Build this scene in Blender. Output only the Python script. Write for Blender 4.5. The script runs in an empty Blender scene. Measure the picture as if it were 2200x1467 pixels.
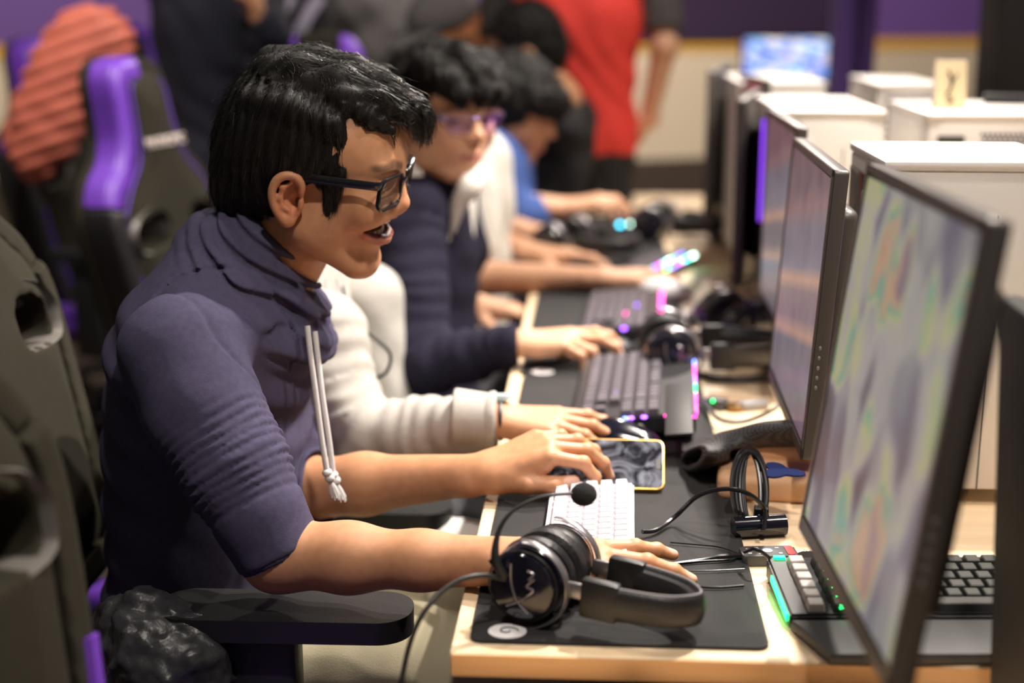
import bpy, bmesh, math, random
import numpy as np
from mathutils import Vector, Matrix, Euler
R = math.radians
random.seed(7); RNG = np.random.default_rng(11)
SC = bpy.context.scene; COL = SC.collection
# ---------------------------------------------------------------- camera
FPX = 3055.0; CZ = 1.34
TH = math.atan(733.5 / FPX); YAW = math.atan((1290 - 1100) / FPX * math.cos(TH))
FW = np.array([-math.sin(YAW) * math.cos(TH), math.cos(YAW) * math.cos(TH), -math.sin(TH)])
RT = np.array([math.cos(YAW), math.sin(YAW), 0.0]); UP = np.cross(RT, FW)
cam = bpy.data.cameras.new('camera'); camo = bpy.data.objects.new('camera', cam); COL.objects.link(camo)
mm = Matrix.Identity(4)
for i in range(3):
    mm[i][0], mm[i][1], mm[i][2] = RT[i], UP[i], -FW[i]
mm[2][3] = CZ
camo.matrix_world = mm
cam.sensor_width = 36; cam.lens = FPX / 2200 * 36; cam.clip_start = .05; cam.clip_end = 60
cam.dof.use_dof = True; cam.dof.focus_distance = 1.60; cam.dof.aperture_fstop = 1.9
SC.camera = camo
# ---------------------------------------------------------------- world, lights, exposure
SC.view_settings.view_transform = 'Standard'; SC.view_settings.look = 'None'
SC.view_settings.gamma = 1; SC.view_settings.use_curve_mapping = False
SC.view_settings.exposure = 0.0
SC.cycles.use_denoising = True
SC.cycles.max_bounces = 6; SC.cycles.diffuse_bounces = 3; SC.cycles.glossy_bounces = 3
SC.cycles.transmission_bounces = 4; SC.cycles.transparent_max_bounces = 8
SC.cycles.caustics_reflective = False; SC.cycles.caustics_refractive = False
SC.cycles.sample_clamp_indirect = 4
W = bpy.data.worlds.new('world'); SC.world = W; W.use_nodes = True
W.node_tree.nodes['Background'].inputs[0].default_value = (.95, .86, .80, 1)
W.node_tree.nodes['Background'].inputs[1].default_value = .085
def spot(name, loc, tgt, energy, size=70, rad=.05, blend=.5, col=(1, .90, .80)):
    l = bpy.data.lights.new(name, 'SPOT'); l.energy = energy; l.spot_size = R(size); l.spot_blend = blend
    l.shadow_soft_size = rad; l.color = col
    o = bpy.data.objects.new(name, l); COL.objects.link(o); o.location = loc
    o.rotation_euler = (Vector(tgt) - Vector(loc)).to_track_quat('-Z', 'Y').to_euler(); return o
spot('overhead_spot', (.80, 2.35, 2.95), (-.05, 1.70, .8), 380, 62, .035)
spot('overhead_spot', (.85, 3.0, 2.95), (-.10, 2.75, .85), 340, 66, .05)
spot('overhead_spot', (.25, .45, 2.95), (-.02, 1.55, .8), 125, 42, .05, .7)
spot('overhead_spot', (-.75, 2.0, 2.95), (-.42, 1.72, 1.0), 50, 44, .05)
spot('overhead_spot', (.6, 6.0, 2.95), (-.1, 4.4, .9), 230, 80, .06)
spot('overhead_spot', (-1.15, 2.5, 2.95), (-1.30, 3.6, 1.0), 170, 60, .06)  # added spot, brightens the coral jacket
spot('overhead_spot', (.45, 3.1, 2.95), (-.05, 4.4, 1.05), 170, 50, .06)  # added spot, lights the red vest from the front
spot('overhead_spot', (-2.3, 5.2, 2.95), (-2.6, 8.6, .9), 420, 90, .08)
spot('overhead_spot', (1.3, 6.5, 2.95), (.9, 10.2, .7), 420, 80, .08)
spot('overhead_spot', (1.0, 1.5, 2.95), (.6, 2.3, 1.0), 110, 70, .06)
# ---------------------------------------------------------------- pixel -> place helpers (2200x1467 photograph)
def ray(x, y): return FW + RT * (x - 1100) / FPX - UP * (y - 733.5) / FPX
def PW(x, y, Y):
    d = ray(x, y); return Vector((np.array([0, 0, CZ]) + d * (Y / d[1])))
def PZ(x, y, z=.73):
    d = ray(x, y); return Vector((np.array([0, 0, CZ]) + d * ((z - CZ) / d[2])))
# ---------------------------------------------------------------- materials
def s2l(c): return tuple((v / 255 / 12.92 if v <= 10 else ((v / 255 + .055) / 1.055) ** 2.4) for v in c)
MATS = {}
def mat(name, col, rough=.5, metal=0, bump=0, bscale=200, var=.0, vscale=8, spec=.5, emit=None, es=1, sss=0, coat=0, aniso=None, alpha=1, trans=0):
    if name in MATS: return MATS[name]
    m = bpy.data.materials.new(name); m.use_nodes = True; nt = m.node_tree; b = nt.nodes['Principled BSDF']
    b.inputs['Base Color'].default_value = (*col, 1); b.inputs['Roughness'].default_value = rough
    b.inputs['Metallic'].default_value = metal; b.inputs['Specular IOR Level'].default_value = spec
    b.inputs['Coat Weight'].default_value = coat
    if trans: b.inputs['Transmission Weight'].default_value = trans
    if sss:
        b.inputs['Subsurface Weight'].default_value = sss; b.inputs['Subsurface Radius'].default_value = (.012, .005, .003)
        b.inputs['Subsurface Scale'].default_value = 1.0
    tc = nt.nodes.new('ShaderNodeTexCoord')
    if var:
        n = nt.nodes.new('ShaderNodeTexNoise'); n.inputs['Scale'].default_value = vscale; n.inputs['Detail'].default_value = 4
        nt.links.new(tc.outputs['Object'], n.inputs['Vector'])
        x = nt.nodes.new('ShaderNodeMix'); x.data_type = 'RGBA'
        x.inputs[6].default_value = (*[c * (1 - var) for c in col], 1); x.inputs[7].default_value = (*[min(1, c * (1 + var)) for c in col], 1)
        nt.links.new(n.outputs[0], x.inputs[0]); nt.links.new(x.outputs[2], b.inputs['Base Color'])
    if bump:
        n = nt.nodes.new('ShaderNodeTexNoise'); n.inputs['Scale'].default_value = bscale; n.inputs['Detail'].default_value = 3
        nt.links.new(tc.outputs['Object'], n.inputs['Vector'])
        u = nt.nodes.new('ShaderNodeBump'); u.inputs['Strength'].default_value = bump; u.inputs['Distance'].default_value = .002
        nt.links.new(n.outputs[0], u.inputs['Height']); nt.links.new(u.outputs[0], b.inputs['Normal'])
    if emit:
        b.inputs['Emission Color'].default_value = (*emit, 1); b.inputs['Emission Strength'].default_value = es
    MATS[name] = m; return m
def vcol_mat(name, rough=.5, sss=0, bump=.15, bscale=900, var=.06):
    if name in MATS: return MATS[name]
    m = mat(name, (.5, .5, .5), rough, sss=sss, bump=bump, bscale=bscale); nt = m.node_tree; b = nt.nodes['Principled BSDF']
    a = nt.nodes.new('ShaderNodeVertexColor'); a.layer_name = 'Col'
    n = nt.nodes.new('ShaderNodeTexNoise'); n.inputs['Scale'].default_value = 60; n.inputs['Detail'].default_value = 5
    r = nt.nodes.new('ShaderNodeMapRange'); r.inputs[3].default_value = 1 - var; r.inputs[4].default_value = 1 + var
    x = nt.nodes.new('ShaderNodeVectorMath'); x.operation = 'SCALE'
    nt.links.new(n.outputs[0], r.inputs[0]); nt.links.new(a.outputs[0], x.inputs[0]); nt.links.new(r.outputs[0], x.inputs['Scale'])
    nt.links.new(x.outputs[0], b.inputs['Base Color']); return m
def emis(name, col, s):
    return mat(name, col, .5, emit=col, es=s)
def wood_mat(name, c1, c2, rough=.45):
    m = mat(name, c1, rough, spec=.4); nt = m.node_tree; b = nt.nodes['Principled BSDF']
    tc = nt.nodes.new('ShaderNodeTexCoord'); mp = nt.nodes.new('ShaderNodeMapping'); mp.inputs['Scale'].default_value = (2.2, 40, 40)
    mp.inputs['Rotation'].default_value = (0, 0, 0)
    n = nt.nodes.new('ShaderNodeTexNoise'); n.inputs['Scale'].default_value = 1.5; n.inputs['Detail'].default_value = 6; n.inputs['Distortion'].default_value = .6
    cr = nt.nodes.new('ShaderNodeValToRGB'); cr.color_ramp.elements[0].position = .35; cr.color_ramp.elements[1].position = .7
    cr.color_ramp.elements[0].color = (*c2, 1); cr.color_ramp.elements[1].color = (*c1, 1)
    nt.links.new(tc.outputs['Object'], mp.inputs[0]); nt.links.new(mp.outputs[0], n.inputs['Vector'])
    nt.links.new(n.outputs[0], cr.inputs[0]); nt.links.new(cr.outputs[0], b.inputs['Base Color']); return m
# ---------------------------------------------------------------- mesh helpers
def mkobj(name, me, m, parent=None, smooth=True):
    o = bpy.data.objects.new(name, me); COL.objects.link(o)
    if m is not None:
        for q in (m if isinstance(m, (list, tuple)) else [m]): me.materials.append(q)
    if parent is not None:
        o.parent = parent
    if smooth and len(me.polygons): me.polygons.foreach_set('use_smooth', [True] * len(me.polygons))
    return o
def pyobj(name, v, f, m, parent=None, smooth=True):
    me = bpy.data.meshes.new(name); me.from_pydata([tuple(map(float, p)) for p in v], [], [tuple(q) for q in f]); me.update()
    return mkobj(name, me, m, parent, smooth)
def npobj(name, v, f, m, parent=None, cols=None):
    """fast quad mesh from numpy; verts given in world space when parent has a location only"""
    v = np.asarray(v, np.float32)
    if parent is not None: v = v - np.array(parent.location, np.float32)
    me = bpy.data.meshes.new(name); nv, nf = len(v), len(f); k = f.shape[1]
    me.vertices.add(nv); me.vertices.foreach_set('co', v.ravel())
    me.loops.add(nf * k); me.loops.foreach_set('vertex_index', f.astype(np.int32).ravel())
    me.polygons.add(nf); me.polygons.foreach_set('loop_start', np.arange(nf, dtype=np.int32) * k)
    me.update(calc_edges=True)
    if cols is not None:
        a = me.color_attributes.new('Col', 'FLOAT_COLOR', 'POINT')
        a.data.foreach_set('color', np.concatenate([cols, np.ones((nv, 1))], 1).astype(np.float32).ravel())
    return mkobj(name, me, m, parent)
class B:
    """collects shapes in one bmesh"""
    def __init__(s): s.b = bmesh.new()
    def _x(s, vs, M): bmesh.ops.transform(s.b, matrix=M, verts=vs)
    def box(s, c, d, rot=(0, 0, 0), bev=0, seg=2, taper=None):
        r = bmesh.ops.create_cube(s.b, size=1); vs = r['verts']
        for v in vs:
            v.co = Vector((v.co.x * d[0], v.co.y * d[1], v.co.z * d[2]))
            if taper and v.co.z > 0: v.co.x *= taper[0]; v.co.y *= taper[1]
        if bev:
            es = list({e for v in vs for e in v.link_edges})
            g = bmesh.ops.bevel(s.b, geom=es, offset=bev, segments=seg, affect='EDGES', profile=.5)
            vs = list({v for f in g['faces'] for v in f.verts} | {v for v in vs if v.is_valid})
        s._x(vs, Matrix.Translation(Vector(c)) @ Euler(rot).to_matrix().to_4x4()); return s
    def cyl(s, a, b, r1, r2=None, n=24, caps=True):
        a, b = Vector(a), Vector(b); r2 = r1 if r2 is None else r2; d = b - a
        r = bmesh.ops.create_cone(s.b, cap_ends=caps, segments=n, radius1=r1, radius2=r2, depth=d.length)
        s._x(r['verts'], Matrix.Translation((a + b) / 2) @ d.to_track_quat('Z', 'Y').to_matrix().to_4x4()); return s
    def sph(s, c, r, rot=(0, 0, 0), n=24):
        q = bmesh.ops.create_uvsphere(s.b, u_segments=n, v_segments=n // 2, radius=1)
        rr = r if hasattr(r, '__len__') else (r, r, r)
        s._x(q['verts'], Matrix.Translation(Vector(c)) @ Euler(rot).to_matrix().to_4x4() @ Matrix.Diagonal((*rr, 1))); return s
    def lathe(s, prof, M=None, n=40, close=False):
        """profile (radius, height) round local Z"""
        rings = []
        for r, z in prof:
            rings.append([s.b.verts.new((r * math.cos(2 * math.pi * i / n), r * math.sin(2 * math.pi * i / n), z)) for i in range(n)])
        for a, b in zip(rings[:-1], rings[1:]):
            for i in range(n): s.b.faces.new((a[i], a[(i + 1) % n], b[(i + 1) % n], b[i]))
        if not close:
            s.b.faces.new(rings[0][::-1]); s.b.faces.new(rings[-1])
        if M is not None: s._x([v for q in rings for v in q], M)
        return s
    def prism(s, pts, z0, z1, M=None, bev=0):
        """polygon pts (x,y) extruded z0..z1"""
        lo = [s.b.verts.new((x, y, z0)) for x, y in pts]; hi = [s.b.verts.new((x, y, z1)) for x, y in pts]; n = len(pts)
        fs = [s.b.faces.new(lo[::-1]), s.b.faces.new(hi)]
        for i in range(n): fs.append(s.b.faces.new((lo[i], lo[(i + 1) % n], hi[(i + 1) % n], hi[i])))
        vs = lo + hi
        if bev:
            es = list({e for f in fs[:2] for e in f.edges})
            g = bmesh.ops.bevel(s.b, geom=es, offset=bev, segments=2, affect='EDGES', profile=.5)
            vs = list({v for f in g['faces'] for v in f.verts} | {v for v in vs if v.is_valid})
        if M is not None: s._x(vs, M)
        return s
    def tube(s, pts, r, n=8, sub=6, flat=None, caps=True):
        P = smooth_path(pts, sub); m = len(P); rr = r if hasattr(r, '__len__') else [r] * m
        if len(rr) != m: rr = np.interp(np.linspace(0, 1, m), np.linspace(0, 1, len(rr)), rr)
        rings = []; up = None
        for i, p in enumerate(P):
            t = (P[min(i + 1, m - 1)] - P[max(i - 1, 0)]).normalized()
            if up is None: up = t.orthogonal().normalized() if flat is None else Vector(flat[2])
            up = (up - t * up.dot(t)).normalized(); sd = t.cross(up)
            a, b = (rr[i], rr[i]) if flat is None else (flat[0], flat[1])
            rings.append([s.b.verts.new(p + up * (a * math.cos(2 * math.pi * k / n)) + sd * (b * math.sin(2 * math.pi * k / n))) for k in range(n)])
        for a, b in zip(rings[:-1], rings[1:]):
            for k in range(n): s.b.faces.new((a[k], a[(k + 1) % n], b[(k + 1) % n], b[k]))
        if caps: s.b.faces.new(rings[0][::-1]); s.b.faces.new(rings[-1])
        return s
    def obj(s, name, m, parent=None, smooth=True, ang=35):
        me = bpy.data.meshes.new(name); bmesh.ops.recalc_face_normals(s.b, faces=s.b.faces[:]); s.b.to_mesh(me); s.b.free()
        o = mkobj(name, me, m, parent, smooth)
        if smooth: sharp(me, ang)
        return o
def sharp(me, ang):
    b = bmesh.new(); b.from_mesh(me); a = R(ang)
    for e in b.edges:
        if len(e.link_faces) == 2 and e.calc_face_angle(0) > a: e.smooth = False
    b.to_mesh(me); b.free()
def smooth_path(pts, sub=6):
    P = [Vector(p) for p in pts]
    if len(P) < 3 or sub <= 1: return P
    out = []
    for i in range(len(P) - 1):
        p0, p1, p2, p3 = P[max(i - 1, 0)], P[i], P[i + 1], P[min(i + 2, len(P) - 1)]
        for k in range(sub):
            t = k / sub
            out.append(.5 * ((2 * p1) + (p2 - p0) * t + (2 * p0 - 5 * p1 + 4 * p2 - p3) * t * t + (3 * p1 - p0 - 3 * p2 + p3) * t ** 3))
    out.append(P[-1]); return out
def rrect(w, h, r, n=6, cx=0, cy=0):
    out = []
    for sx, sy, a0 in ((1, 1, 0), (-1, 1, 90), (-1, -1, 180), (1, -1, 270)):
        for k in range(n + 1):
            a = R(a0 + 90 * k / n); out.append((cx + sx * (w / 2 - r) + r * math.cos(a), cy + sy * (h / 2 - r) + r * math.sin(a)))
    return out
def tag(o, label, cat, group=None, kind=None):
    o['label'] = label; o['category'] = cat
    if group: o['group'] = group
    if kind: o['kind'] = kind
    return o
def thing(name, label, cat, loc=(0, 0, 0), rz=0, group=None, rot=None):
    o = bpy.data.objects.new(name, None); COL.objects.link(o); o.location = loc
    o.rotation_euler = rot if rot else (0, 0, rz); o.empty_display_size = .05
    return tag(o, label, cat, group)
def struct(o): o['kind'] = 'structure'; return o
def copy_tree(o, parent=None):
    c = o.copy(); COL.objects.link(c); c.parent = parent
    for ch in list(o.children): copy_tree(ch, c)
    return c
def text_bm(txt, size, depth=.0008, shear=0, spacing=1.0):
    cu = bpy.data.curves.new('t', 'FONT'); cu.body = txt; cu.size = size; cu.extrude = depth; cu.shear = shear
    cu.align_x = 'CENTER'; cu.align_y = 'CENTER'; cu.space_character = spacing
    o = bpy.data.objects.new('t', cu); COL.objects.link(o)
    dg = bpy.context.evaluated_depsgraph_get(); me = bpy.data.meshes.new_from_object(o.evaluated_get(dg))
    bpy.data.objects.remove(o); bpy.data.curves.remove(cu); return me
def text(name, txt, size, m, parent, loc, rot, depth=.0008, **k):
    me = text_bm(txt, size, depth, **k); o = mkobj(name, me, m, parent, False); o.location = loc; o.rotation_euler = rot; return o
# ---------------------------------------------------------------- the room
carpet = mat('carpet_dark', s2l((92, 78, 66)), .95, bump=.6, bscale=300, var=.25, vscale=30)
cream = mat('cream_wall_paint', s2l((226, 208, 182)), .8, bump=.1, var=.04, vscale=2)
purple_wall = mat('purple_wall_paint', s2l((112, 78, 150)), .75, var=.06, vscale=1.5)
dark_purple = mat('dimmed_purple_wall_tone', s2l((50, 30, 62)), .8, var=.08, vscale=2)  # darker purple stands in for weaker light on the wall
post_purple = mat('deep_purple_post_paint', s2l((66, 42, 112)), .6, var=.05)
yellow_rail = mat('yellow_rail_paint', s2l((236, 178, 40)), .6, var=.05)
black_pl = mat('black_plastic', (.012, .012, .013), .42, bump=.1, bscale=600)
struct(B().box((0, 5, -.02), (14, 16, .04)).obj('floor', carpet, smooth=False))
# angled back wall: runs from far left to far right
wa, wb = Vector((-5.2, 7.65)), Vector((4.6, 11.2)); wd = (wb - wa).normalized(); wang = math.atan2(wd.y, wd.x); wl = (wb - wa).length; wm = (wa + wb) / 2
def wallbox(u, z0, z1, w, t=.05, off=0):
    c = wm + wd * u + Vector((-wd.y, wd.x)) * off
    return B().box((c.x, c.y, (z0 + z1) / 2), (w, t, z1 - z0), (0, 0, wang))
struct(wallbox(0, .30, 1.01, wl, .1).obj('wall_back', cream, smooth=False))
struct(wallbox(0, 1.07, 2.8, wl, .1).obj('wall_back', purple_wall, smooth=False))
struct(wallbox(0, 1.01, 1.08, wl, .13).obj('trim_1', yellow_rail, smooth=False))
struct(wallbox(0, 0, .30, wl, .13).obj('baseboard_back', mat('dark_baseboard', s2l((70, 58, 48)), .7), smooth=False))
struct(wallbox(1.15, 1.07, 2.8, 1.7, .03, -.08).obj('wall_tone_panel', dark_purple, smooth=False))  # painted dimness: same wall, darker where less light falls
struct(wallbox(-4.45, 1.07, 2.8, 1.0, .03, -.08).obj('wall_tone_panel', mat('mid_purple_panel_paint', s2l((84, 52, 120)), .75), smooth=False))
def post(px0, px1, Y, m, z1=2.2, label='x'):
    a, b = PW(px0, 100, Y), PW(px1, 100, Y)
    return B().box(((a.x + b.x) / 2, Y, z1 / 2), (b.x - a.x, .12, z1), bev=.004).obj('post', m)
tag(post(1787, 1832, 4.6, post_purple), 'purple square post at left of the black seam, behind the white computer cases', 'post')
tag(post(1846, 1874, 4.6, post_purple), 'narrow purple post at right of the black seam, behind the white computer cases', 'post')
tag(post(1832, 1846, 4.68, black_pl), 'black seam post between the two purple posts', 'post')
# dark banner hanging at the top right edge
ban = [PW(2122, -60, 3.3), PW(2320, -60, 3.3), PW(2320, 200, 3.3), PW(2140, 195, 3.3)]
tag(B().box(((ban[0].x + ban[1].x) / 2 + .01, 3.3, 1.12 + .38), (ban[1].x - ban[0].x, .25, .9), bev=.05, seg=4).obj('speaker_cabinet', mat('black_felt', (.006, .005, .006), .9)),
    'tall black cabinet at the top right corner of the view', 'cabinet')
# ---------------------------------------------------------------- desks
wood = wood_mat('pale_maple_veneer', s2l((246, 222, 188)), s2l((238, 208, 168)))
woodedge = wood_mat('maple_edge_band', s2l((214, 168, 118)), s2l((200, 154, 106)))
steel = mat('black_desk_steel', (.02, .02, .02), .45, metal=.3)
def desk(name, x0, x1, y0, y1, z, label, th=.024):
    t = thing(name, label, 'desk', ((x0 + x1) / 2, y0, 0))
    w, d = x1 - x0, y1 - y0
    B().box((0, d / 2, z - th / 2), (w, d, th), bev=.0015, seg=1).obj('tabletop', wood, t)
    B().box((0, -.0012, z - th / 2 - .0005), (w - .004, .002, th - .002)).obj('front_edge_band', woodedge, t, False)
    for sx in (-1, 1):
        for yy in (.35, d - .12):
            if sx < 0: continue
            B().box((sx * (w / 2 - .16), yy, (z - th) / 2), (.05, .05, z - th)).obj('leg', steel, t)
    B().box((.25, d / 2, z - th - .02), (.06, d - .5, .04)).obj('frame_rail', steel, t)
    return t
desk('gaming_desk', -.136, 1.16, 1.254, 2.15, .73, 'pale maple desk top in front, carrying the near headset and white keyboard')
desk('gaming_desk', -.142, 1.16, 2.153, 3.05, .73, 'pale maple desk second in the row, under the lit black keyboards')
desk('gaming_desk', -.142, 1.16, 3.053, 4.60, .73, 'pale maple desk at the far end of the row by the denim sleeve')
t = thing('side_table', 'pale wooden table top, lower, along the bottom edge of the view', 'table', (.45, .5, 0))
B().box((.13, .38, .692), (1.45, .72, .024), bev=.002).obj('tabletop', wood, t)
B().cyl((-.41, .727, .699), (-.41, .727, .7065), .014).obj('grommet', black_pl, t)
for x in (-.1, .8): B().box((x, .35, .34), (.05, .05, .68)).obj('leg', steel, t)
# ---------------------------------------------------------------- mats
matb = mat('black_mat_cloth', (.022, .021, .022), .85, bump=.5, bscale=1500, var=.25, vscale=25)
stitch = mat('mat_edge_stitching', (.012, .012, .012), .7)
white = mat('white_print', (.85, .83, .85), .6)
def dmat(x0, x1, y0, y1, rz, label, logo):
    t = thing('desk_mat', label, 'mat', ((x0 + x1) / 2, y0, .73), rz, 'long black gaming mats on the desks')
    w, d = x1 - x0, y1 - y0
    B().prism(rrect(w, d, .012, 6, 0, d / 2), .0002, .0036, bev=.0008).obj('mat_cloth', matb, t)
    B().tube([(x, y, .0026) for x, y in rrect(w - .004, d - .004, .012, 6, 0, d / 2)] + [(w / 2 - .002, d / 2, .0026)], .0013, 6, 1).obj('stitched_edge', stitch, t)
    cx, cy = -w / 2 + .036, .022
    b = B(); b.prism([(cx + .019 * math.cos(a) + .0, cy + .017 * math.sin(a)) for a in np.linspace(0, 2 * math.pi, 33)[:-1]], .0036, .0039)
    lg = b.obj('printed_logo', white, t)
    B().tube([(cx + (.011 - .0007 * k) * math.cos(k * .5), cy + (.0095 - .0006 * k) * math.sin(k * .5), .0041) for k in range(13)], .0008, 6, 3).obj('logo_swirl', matb, lg)
    return t
dmat(-.119, .172, 1.275, 2.278, 0, 'long black desk mat in front, under the near headset and the smartphone', 1)
dmat(-.124, .172, 2.285, 3.15, 0, 'long black desk mat behind the first, under the hand on the black mouse', 1)
dmat(-.124, .172, 3.2, 4.1, 0, 'black desk mat farthest back, under the forearms with the denim sleeve', 1)
# ---------------------------------------------------------------- monitors
bez = mat('dark_grey_monitor_plastic', (.075, .064, .060), .38, bump=.1, bscale=500, spec=.5)
REFL_SKEW = .20  # slant of the painted reflection bands on the screen
def screen_mat(name, ramp, scale, stretch, strength, seed=0, bands=None, voro=False):
    m = bpy.data.materials.new(name); m.use_nodes = True; nt = m.node_tree; b = nt.nodes['Principled BSDF']
    b.inputs['Base Color'].default_value = (.03, .03, .035, 1); b.inputs['Roughness'].default_value = .35
    tc = nt.nodes.new('ShaderNodeTexCoord'); mp = nt.nodes.new('ShaderNodeMapping')
    mp.inputs['Scale'].default_value = stretch; mp.inputs['Location'].default_value = (seed, seed * .7, 0)
    nt.links.new(tc.outputs['Generated'], mp.inputs[0])
    if voro:
        n = nt.nodes.new('ShaderNodeTexVoronoi'); n.feature = 'SMOOTH_F1'; n.inputs['Smoothness'].default_value = .5; out = n.outputs['Color']
        nz = nt.nodes.new('ShaderNodeTexNoise'); nz.inputs['Scale'].default_value = scale * .6
        nt.links.new(mp.outputs[0], nz.inputs['Vector'])
        h = nt.nodes.new('ShaderNodeMix'); h.data_type = 'FLOAT'; h.inputs[0].default_value = .5
        sp = nt.nodes.new('ShaderNodeSeparateColor'); nt.links.new(out, sp.inputs[0]); nt.links.new(sp.outputs[0], h.inputs[2]); nt.links.new(nz.outputs[0], h.inputs[3]); out = h.outputs[0]
    else:
        n = nt.nodes.new('ShaderNodeTexNoise'); n.inputs['Detail'].default_value = 2; out = n.outputs[0]
    n.inputs['Scale'].default_value = scale; nt.links.new(mp.outputs[0], n.inputs['Vector'])
    cr = nt.nodes.new('ShaderNodeValToRGB'); e = cr.color_ramp.elements
    while len(e) < len(ramp): e.new(.5)
    for i, (p, c) in enumerate(ramp): e[i].position = p; e[i].color = (*s2l(c), 1)
    nt.links.new(out, cr.inputs[0]); col = cr.outputs[0]
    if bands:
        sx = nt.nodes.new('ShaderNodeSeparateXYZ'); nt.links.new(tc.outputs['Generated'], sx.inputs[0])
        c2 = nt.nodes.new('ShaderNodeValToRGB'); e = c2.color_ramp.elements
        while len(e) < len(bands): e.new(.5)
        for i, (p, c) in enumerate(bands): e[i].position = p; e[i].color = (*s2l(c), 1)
        sk = nt.nodes.new('ShaderNodeMath'); sk.operation = 'MULTIPLY_ADD'; sk.inputs[1].default_value = REFL_SKEW; nt.links.new(sx.outputs[1], sk.inputs[0]); nt.links.new(sx.outputs[0], sk.inputs[2]); nt.links.new(sk.outputs[0], c2.inputs[0])
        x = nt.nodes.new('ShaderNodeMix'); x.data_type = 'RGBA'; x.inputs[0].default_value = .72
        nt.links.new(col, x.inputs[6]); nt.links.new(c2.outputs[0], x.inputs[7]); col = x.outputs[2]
    nt.links.new(col, b.inputs['Emission Color']); b.inputs['Emission Strength'].default_value = strength
    return m
scr1 = screen_mat('arena_game_screen', [(0.25, (66, 58, 68)), (.38, (98, 96, 110)), (.46, (132, 130, 130)), (.53, (150, 146, 142)), (.59, (160, 160, 112)), (.64, (84, 142, 128)), (.70, (176, 138, 108)), (.8, (104, 92, 112))], 4.6, (1, 1.6, 1.0), .85, 1.3, voro=True)
scr2 = screen_mat('screen_painted_reflections', [(0.3, (70, 66, 84)), (.5, (120, 112, 120)), (.7, (150, 134, 130))], 5, (1, 1.4, 1), .8, 4.2,
                  [(0, (110, 70, 90)), (.1, (88, 86, 98)), (.22, (128, 118, 118)), (.36, (104, 104, 118)), (.40, (196, 150, 122)), (.46, (120, 108, 112)), (.57, (116, 104, 110)), (.62, (200, 152, 124)), (.67, (114, 112, 128)), (.84, (102, 96, 112)), (.92, (130, 88, 88)), (1, (96, 62, 70))])  # orange bands are reflections painted into the screen's emission colour
scrr = screen_mat('red_game_screen', [(.3, (110, 44, 56)), (.6, (150, 60, 70))], 3, (1, 1, 1), .8)
def monitor(Ntop, Ftop, Fbot, label, smat, stand=True, extra=True, flip=1, th=.017, bulge=.028, footdy=0, footdx=0):
    """panel spanned by its near top, far top and far bottom corners; the back bulges to +X side"""
    Ntop, Ftop, Fbot = Vector(Ntop), Vector(Ftop), Vector(Fbot)
    t = thing('computer_monitor', label, 'monitor', ((Ntop.x + Ftop.x) / 2 + .07, (Ntop.y + Ftop.y) / 2, .73), 0, 'computer monitors along the desks')
    u = (Ftop - Ntop); w = u.length; u.normalize(); v = (Fbot - Ftop); v = v - u * v.dot(u); h = v.length; v.normalize(); n = u.cross(v) * 1.0
    if n.x * flip > 0: n = -n            # n = the way the screen looks
    M = Matrix.Identity(4)
    c = (Ntop + Ftop) / 2 + v * (h / 2)
    xa = u if (-v).cross(n).dot(u) > 0 else -u
    for i in range(3): M[i][0], M[i][1], M[i][2], M[i][3] = xa[i], -v[i], n[i], (c - t.location)[i]
    def put(o): o.matrix_local = M; return o
    b = B(); b.prism(rrect(w, h, .006, 4), -th, 0, bev=.0015)
    body = put(b.obj('casing', bez, t))
    b = B(); b.box((0, -h * .02, -th - bulge / 2), (w * .72, h * .74, bulge), bev=bulge * .45, seg=4, taper=(1, 1)); q = put(b.obj('back_housing', bez, t))
    b = B(); b.box((0, 0, .0003), (h - .03, w - .018, .0012)); 
    me = bpy.data.meshes.new('screen'); b.b.to_mesh(me); b.b.free()
    so = mkobj('screen', me, smat, t, False)
    # screen keeps its own axes so that the picture's rows run across the panel
    so.matrix_local = M @ Matrix.Translation((0, .003, 0)) @ Euler((0, 0, R(90))).to_matrix().to_4x4()
    fr = B()
    for sx in (-1, 1): fr.box((sx * (w / 2 - .0045), 0, .0012), (.009, h, .0024), bev=.0008, seg=1)
    fr.box((0, h / 2 - .0045, .0012), (w, .009, .0024), bev=.0008, seg=1); fr.box((0, -h / 2 + .0075, .0012), (w, .015, .0024), bev=.0008, seg=1)
    put(fr.obj('bezel', bez, t))
    if extra:
        bt = B()
        for k in range(5): bt.sph((-w / 2 * (1 if xa.y > 0 else -1) , -h / 2 + .09 + .012 * k, -.006), (.0012, .003, .002), n=8)
        put(bt.obj('side_button', mat('grey_button', (.2, .2, .2), .4), t)) 
    # arm and foot
    hub = M @ Vector((0, -h * .05, -th - bulge)); foot = Vector((hub.x - .01 + footdx, hub.y + footdy, 0))
    B().tube([hub + Vector((-.012, 0, 0)), hub + Vector((.008, 0, -.01)), Vector((foot.x + .004, foot.y, hub.z - .05)), Vector((foot.x, foot.y, .012))], .014, 10).obj('stand_arm', black_pl, t)
    B().prism(rrect(.09, .2, .02, 5, foot.x, foot.y), .0002, .010, bev=.003).obj('stand_foot', black_pl, t)
    return t
def mon(ntx, nty, ny, ftx, fty, fy, fbx, fby, label, sm, **k):
    return monitor(PW(ntx, nty, ny), PW(ftx, fty, fy), PW(fbx, fby, fy), label, sm, **k)
mon(2127, 470, .98, 1868, 349, 1.32, 1719, 1134, 'nearest monitor, blurred large, green and yellow shapes on its screen', scr1, footdy=.26)
mon(1794, 365, 1.63, 1707, 295, 2.02, 1653, 808, 'monitor with orange reflection bands painted on its grey screen, behind the nearest one', scr2)
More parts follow.
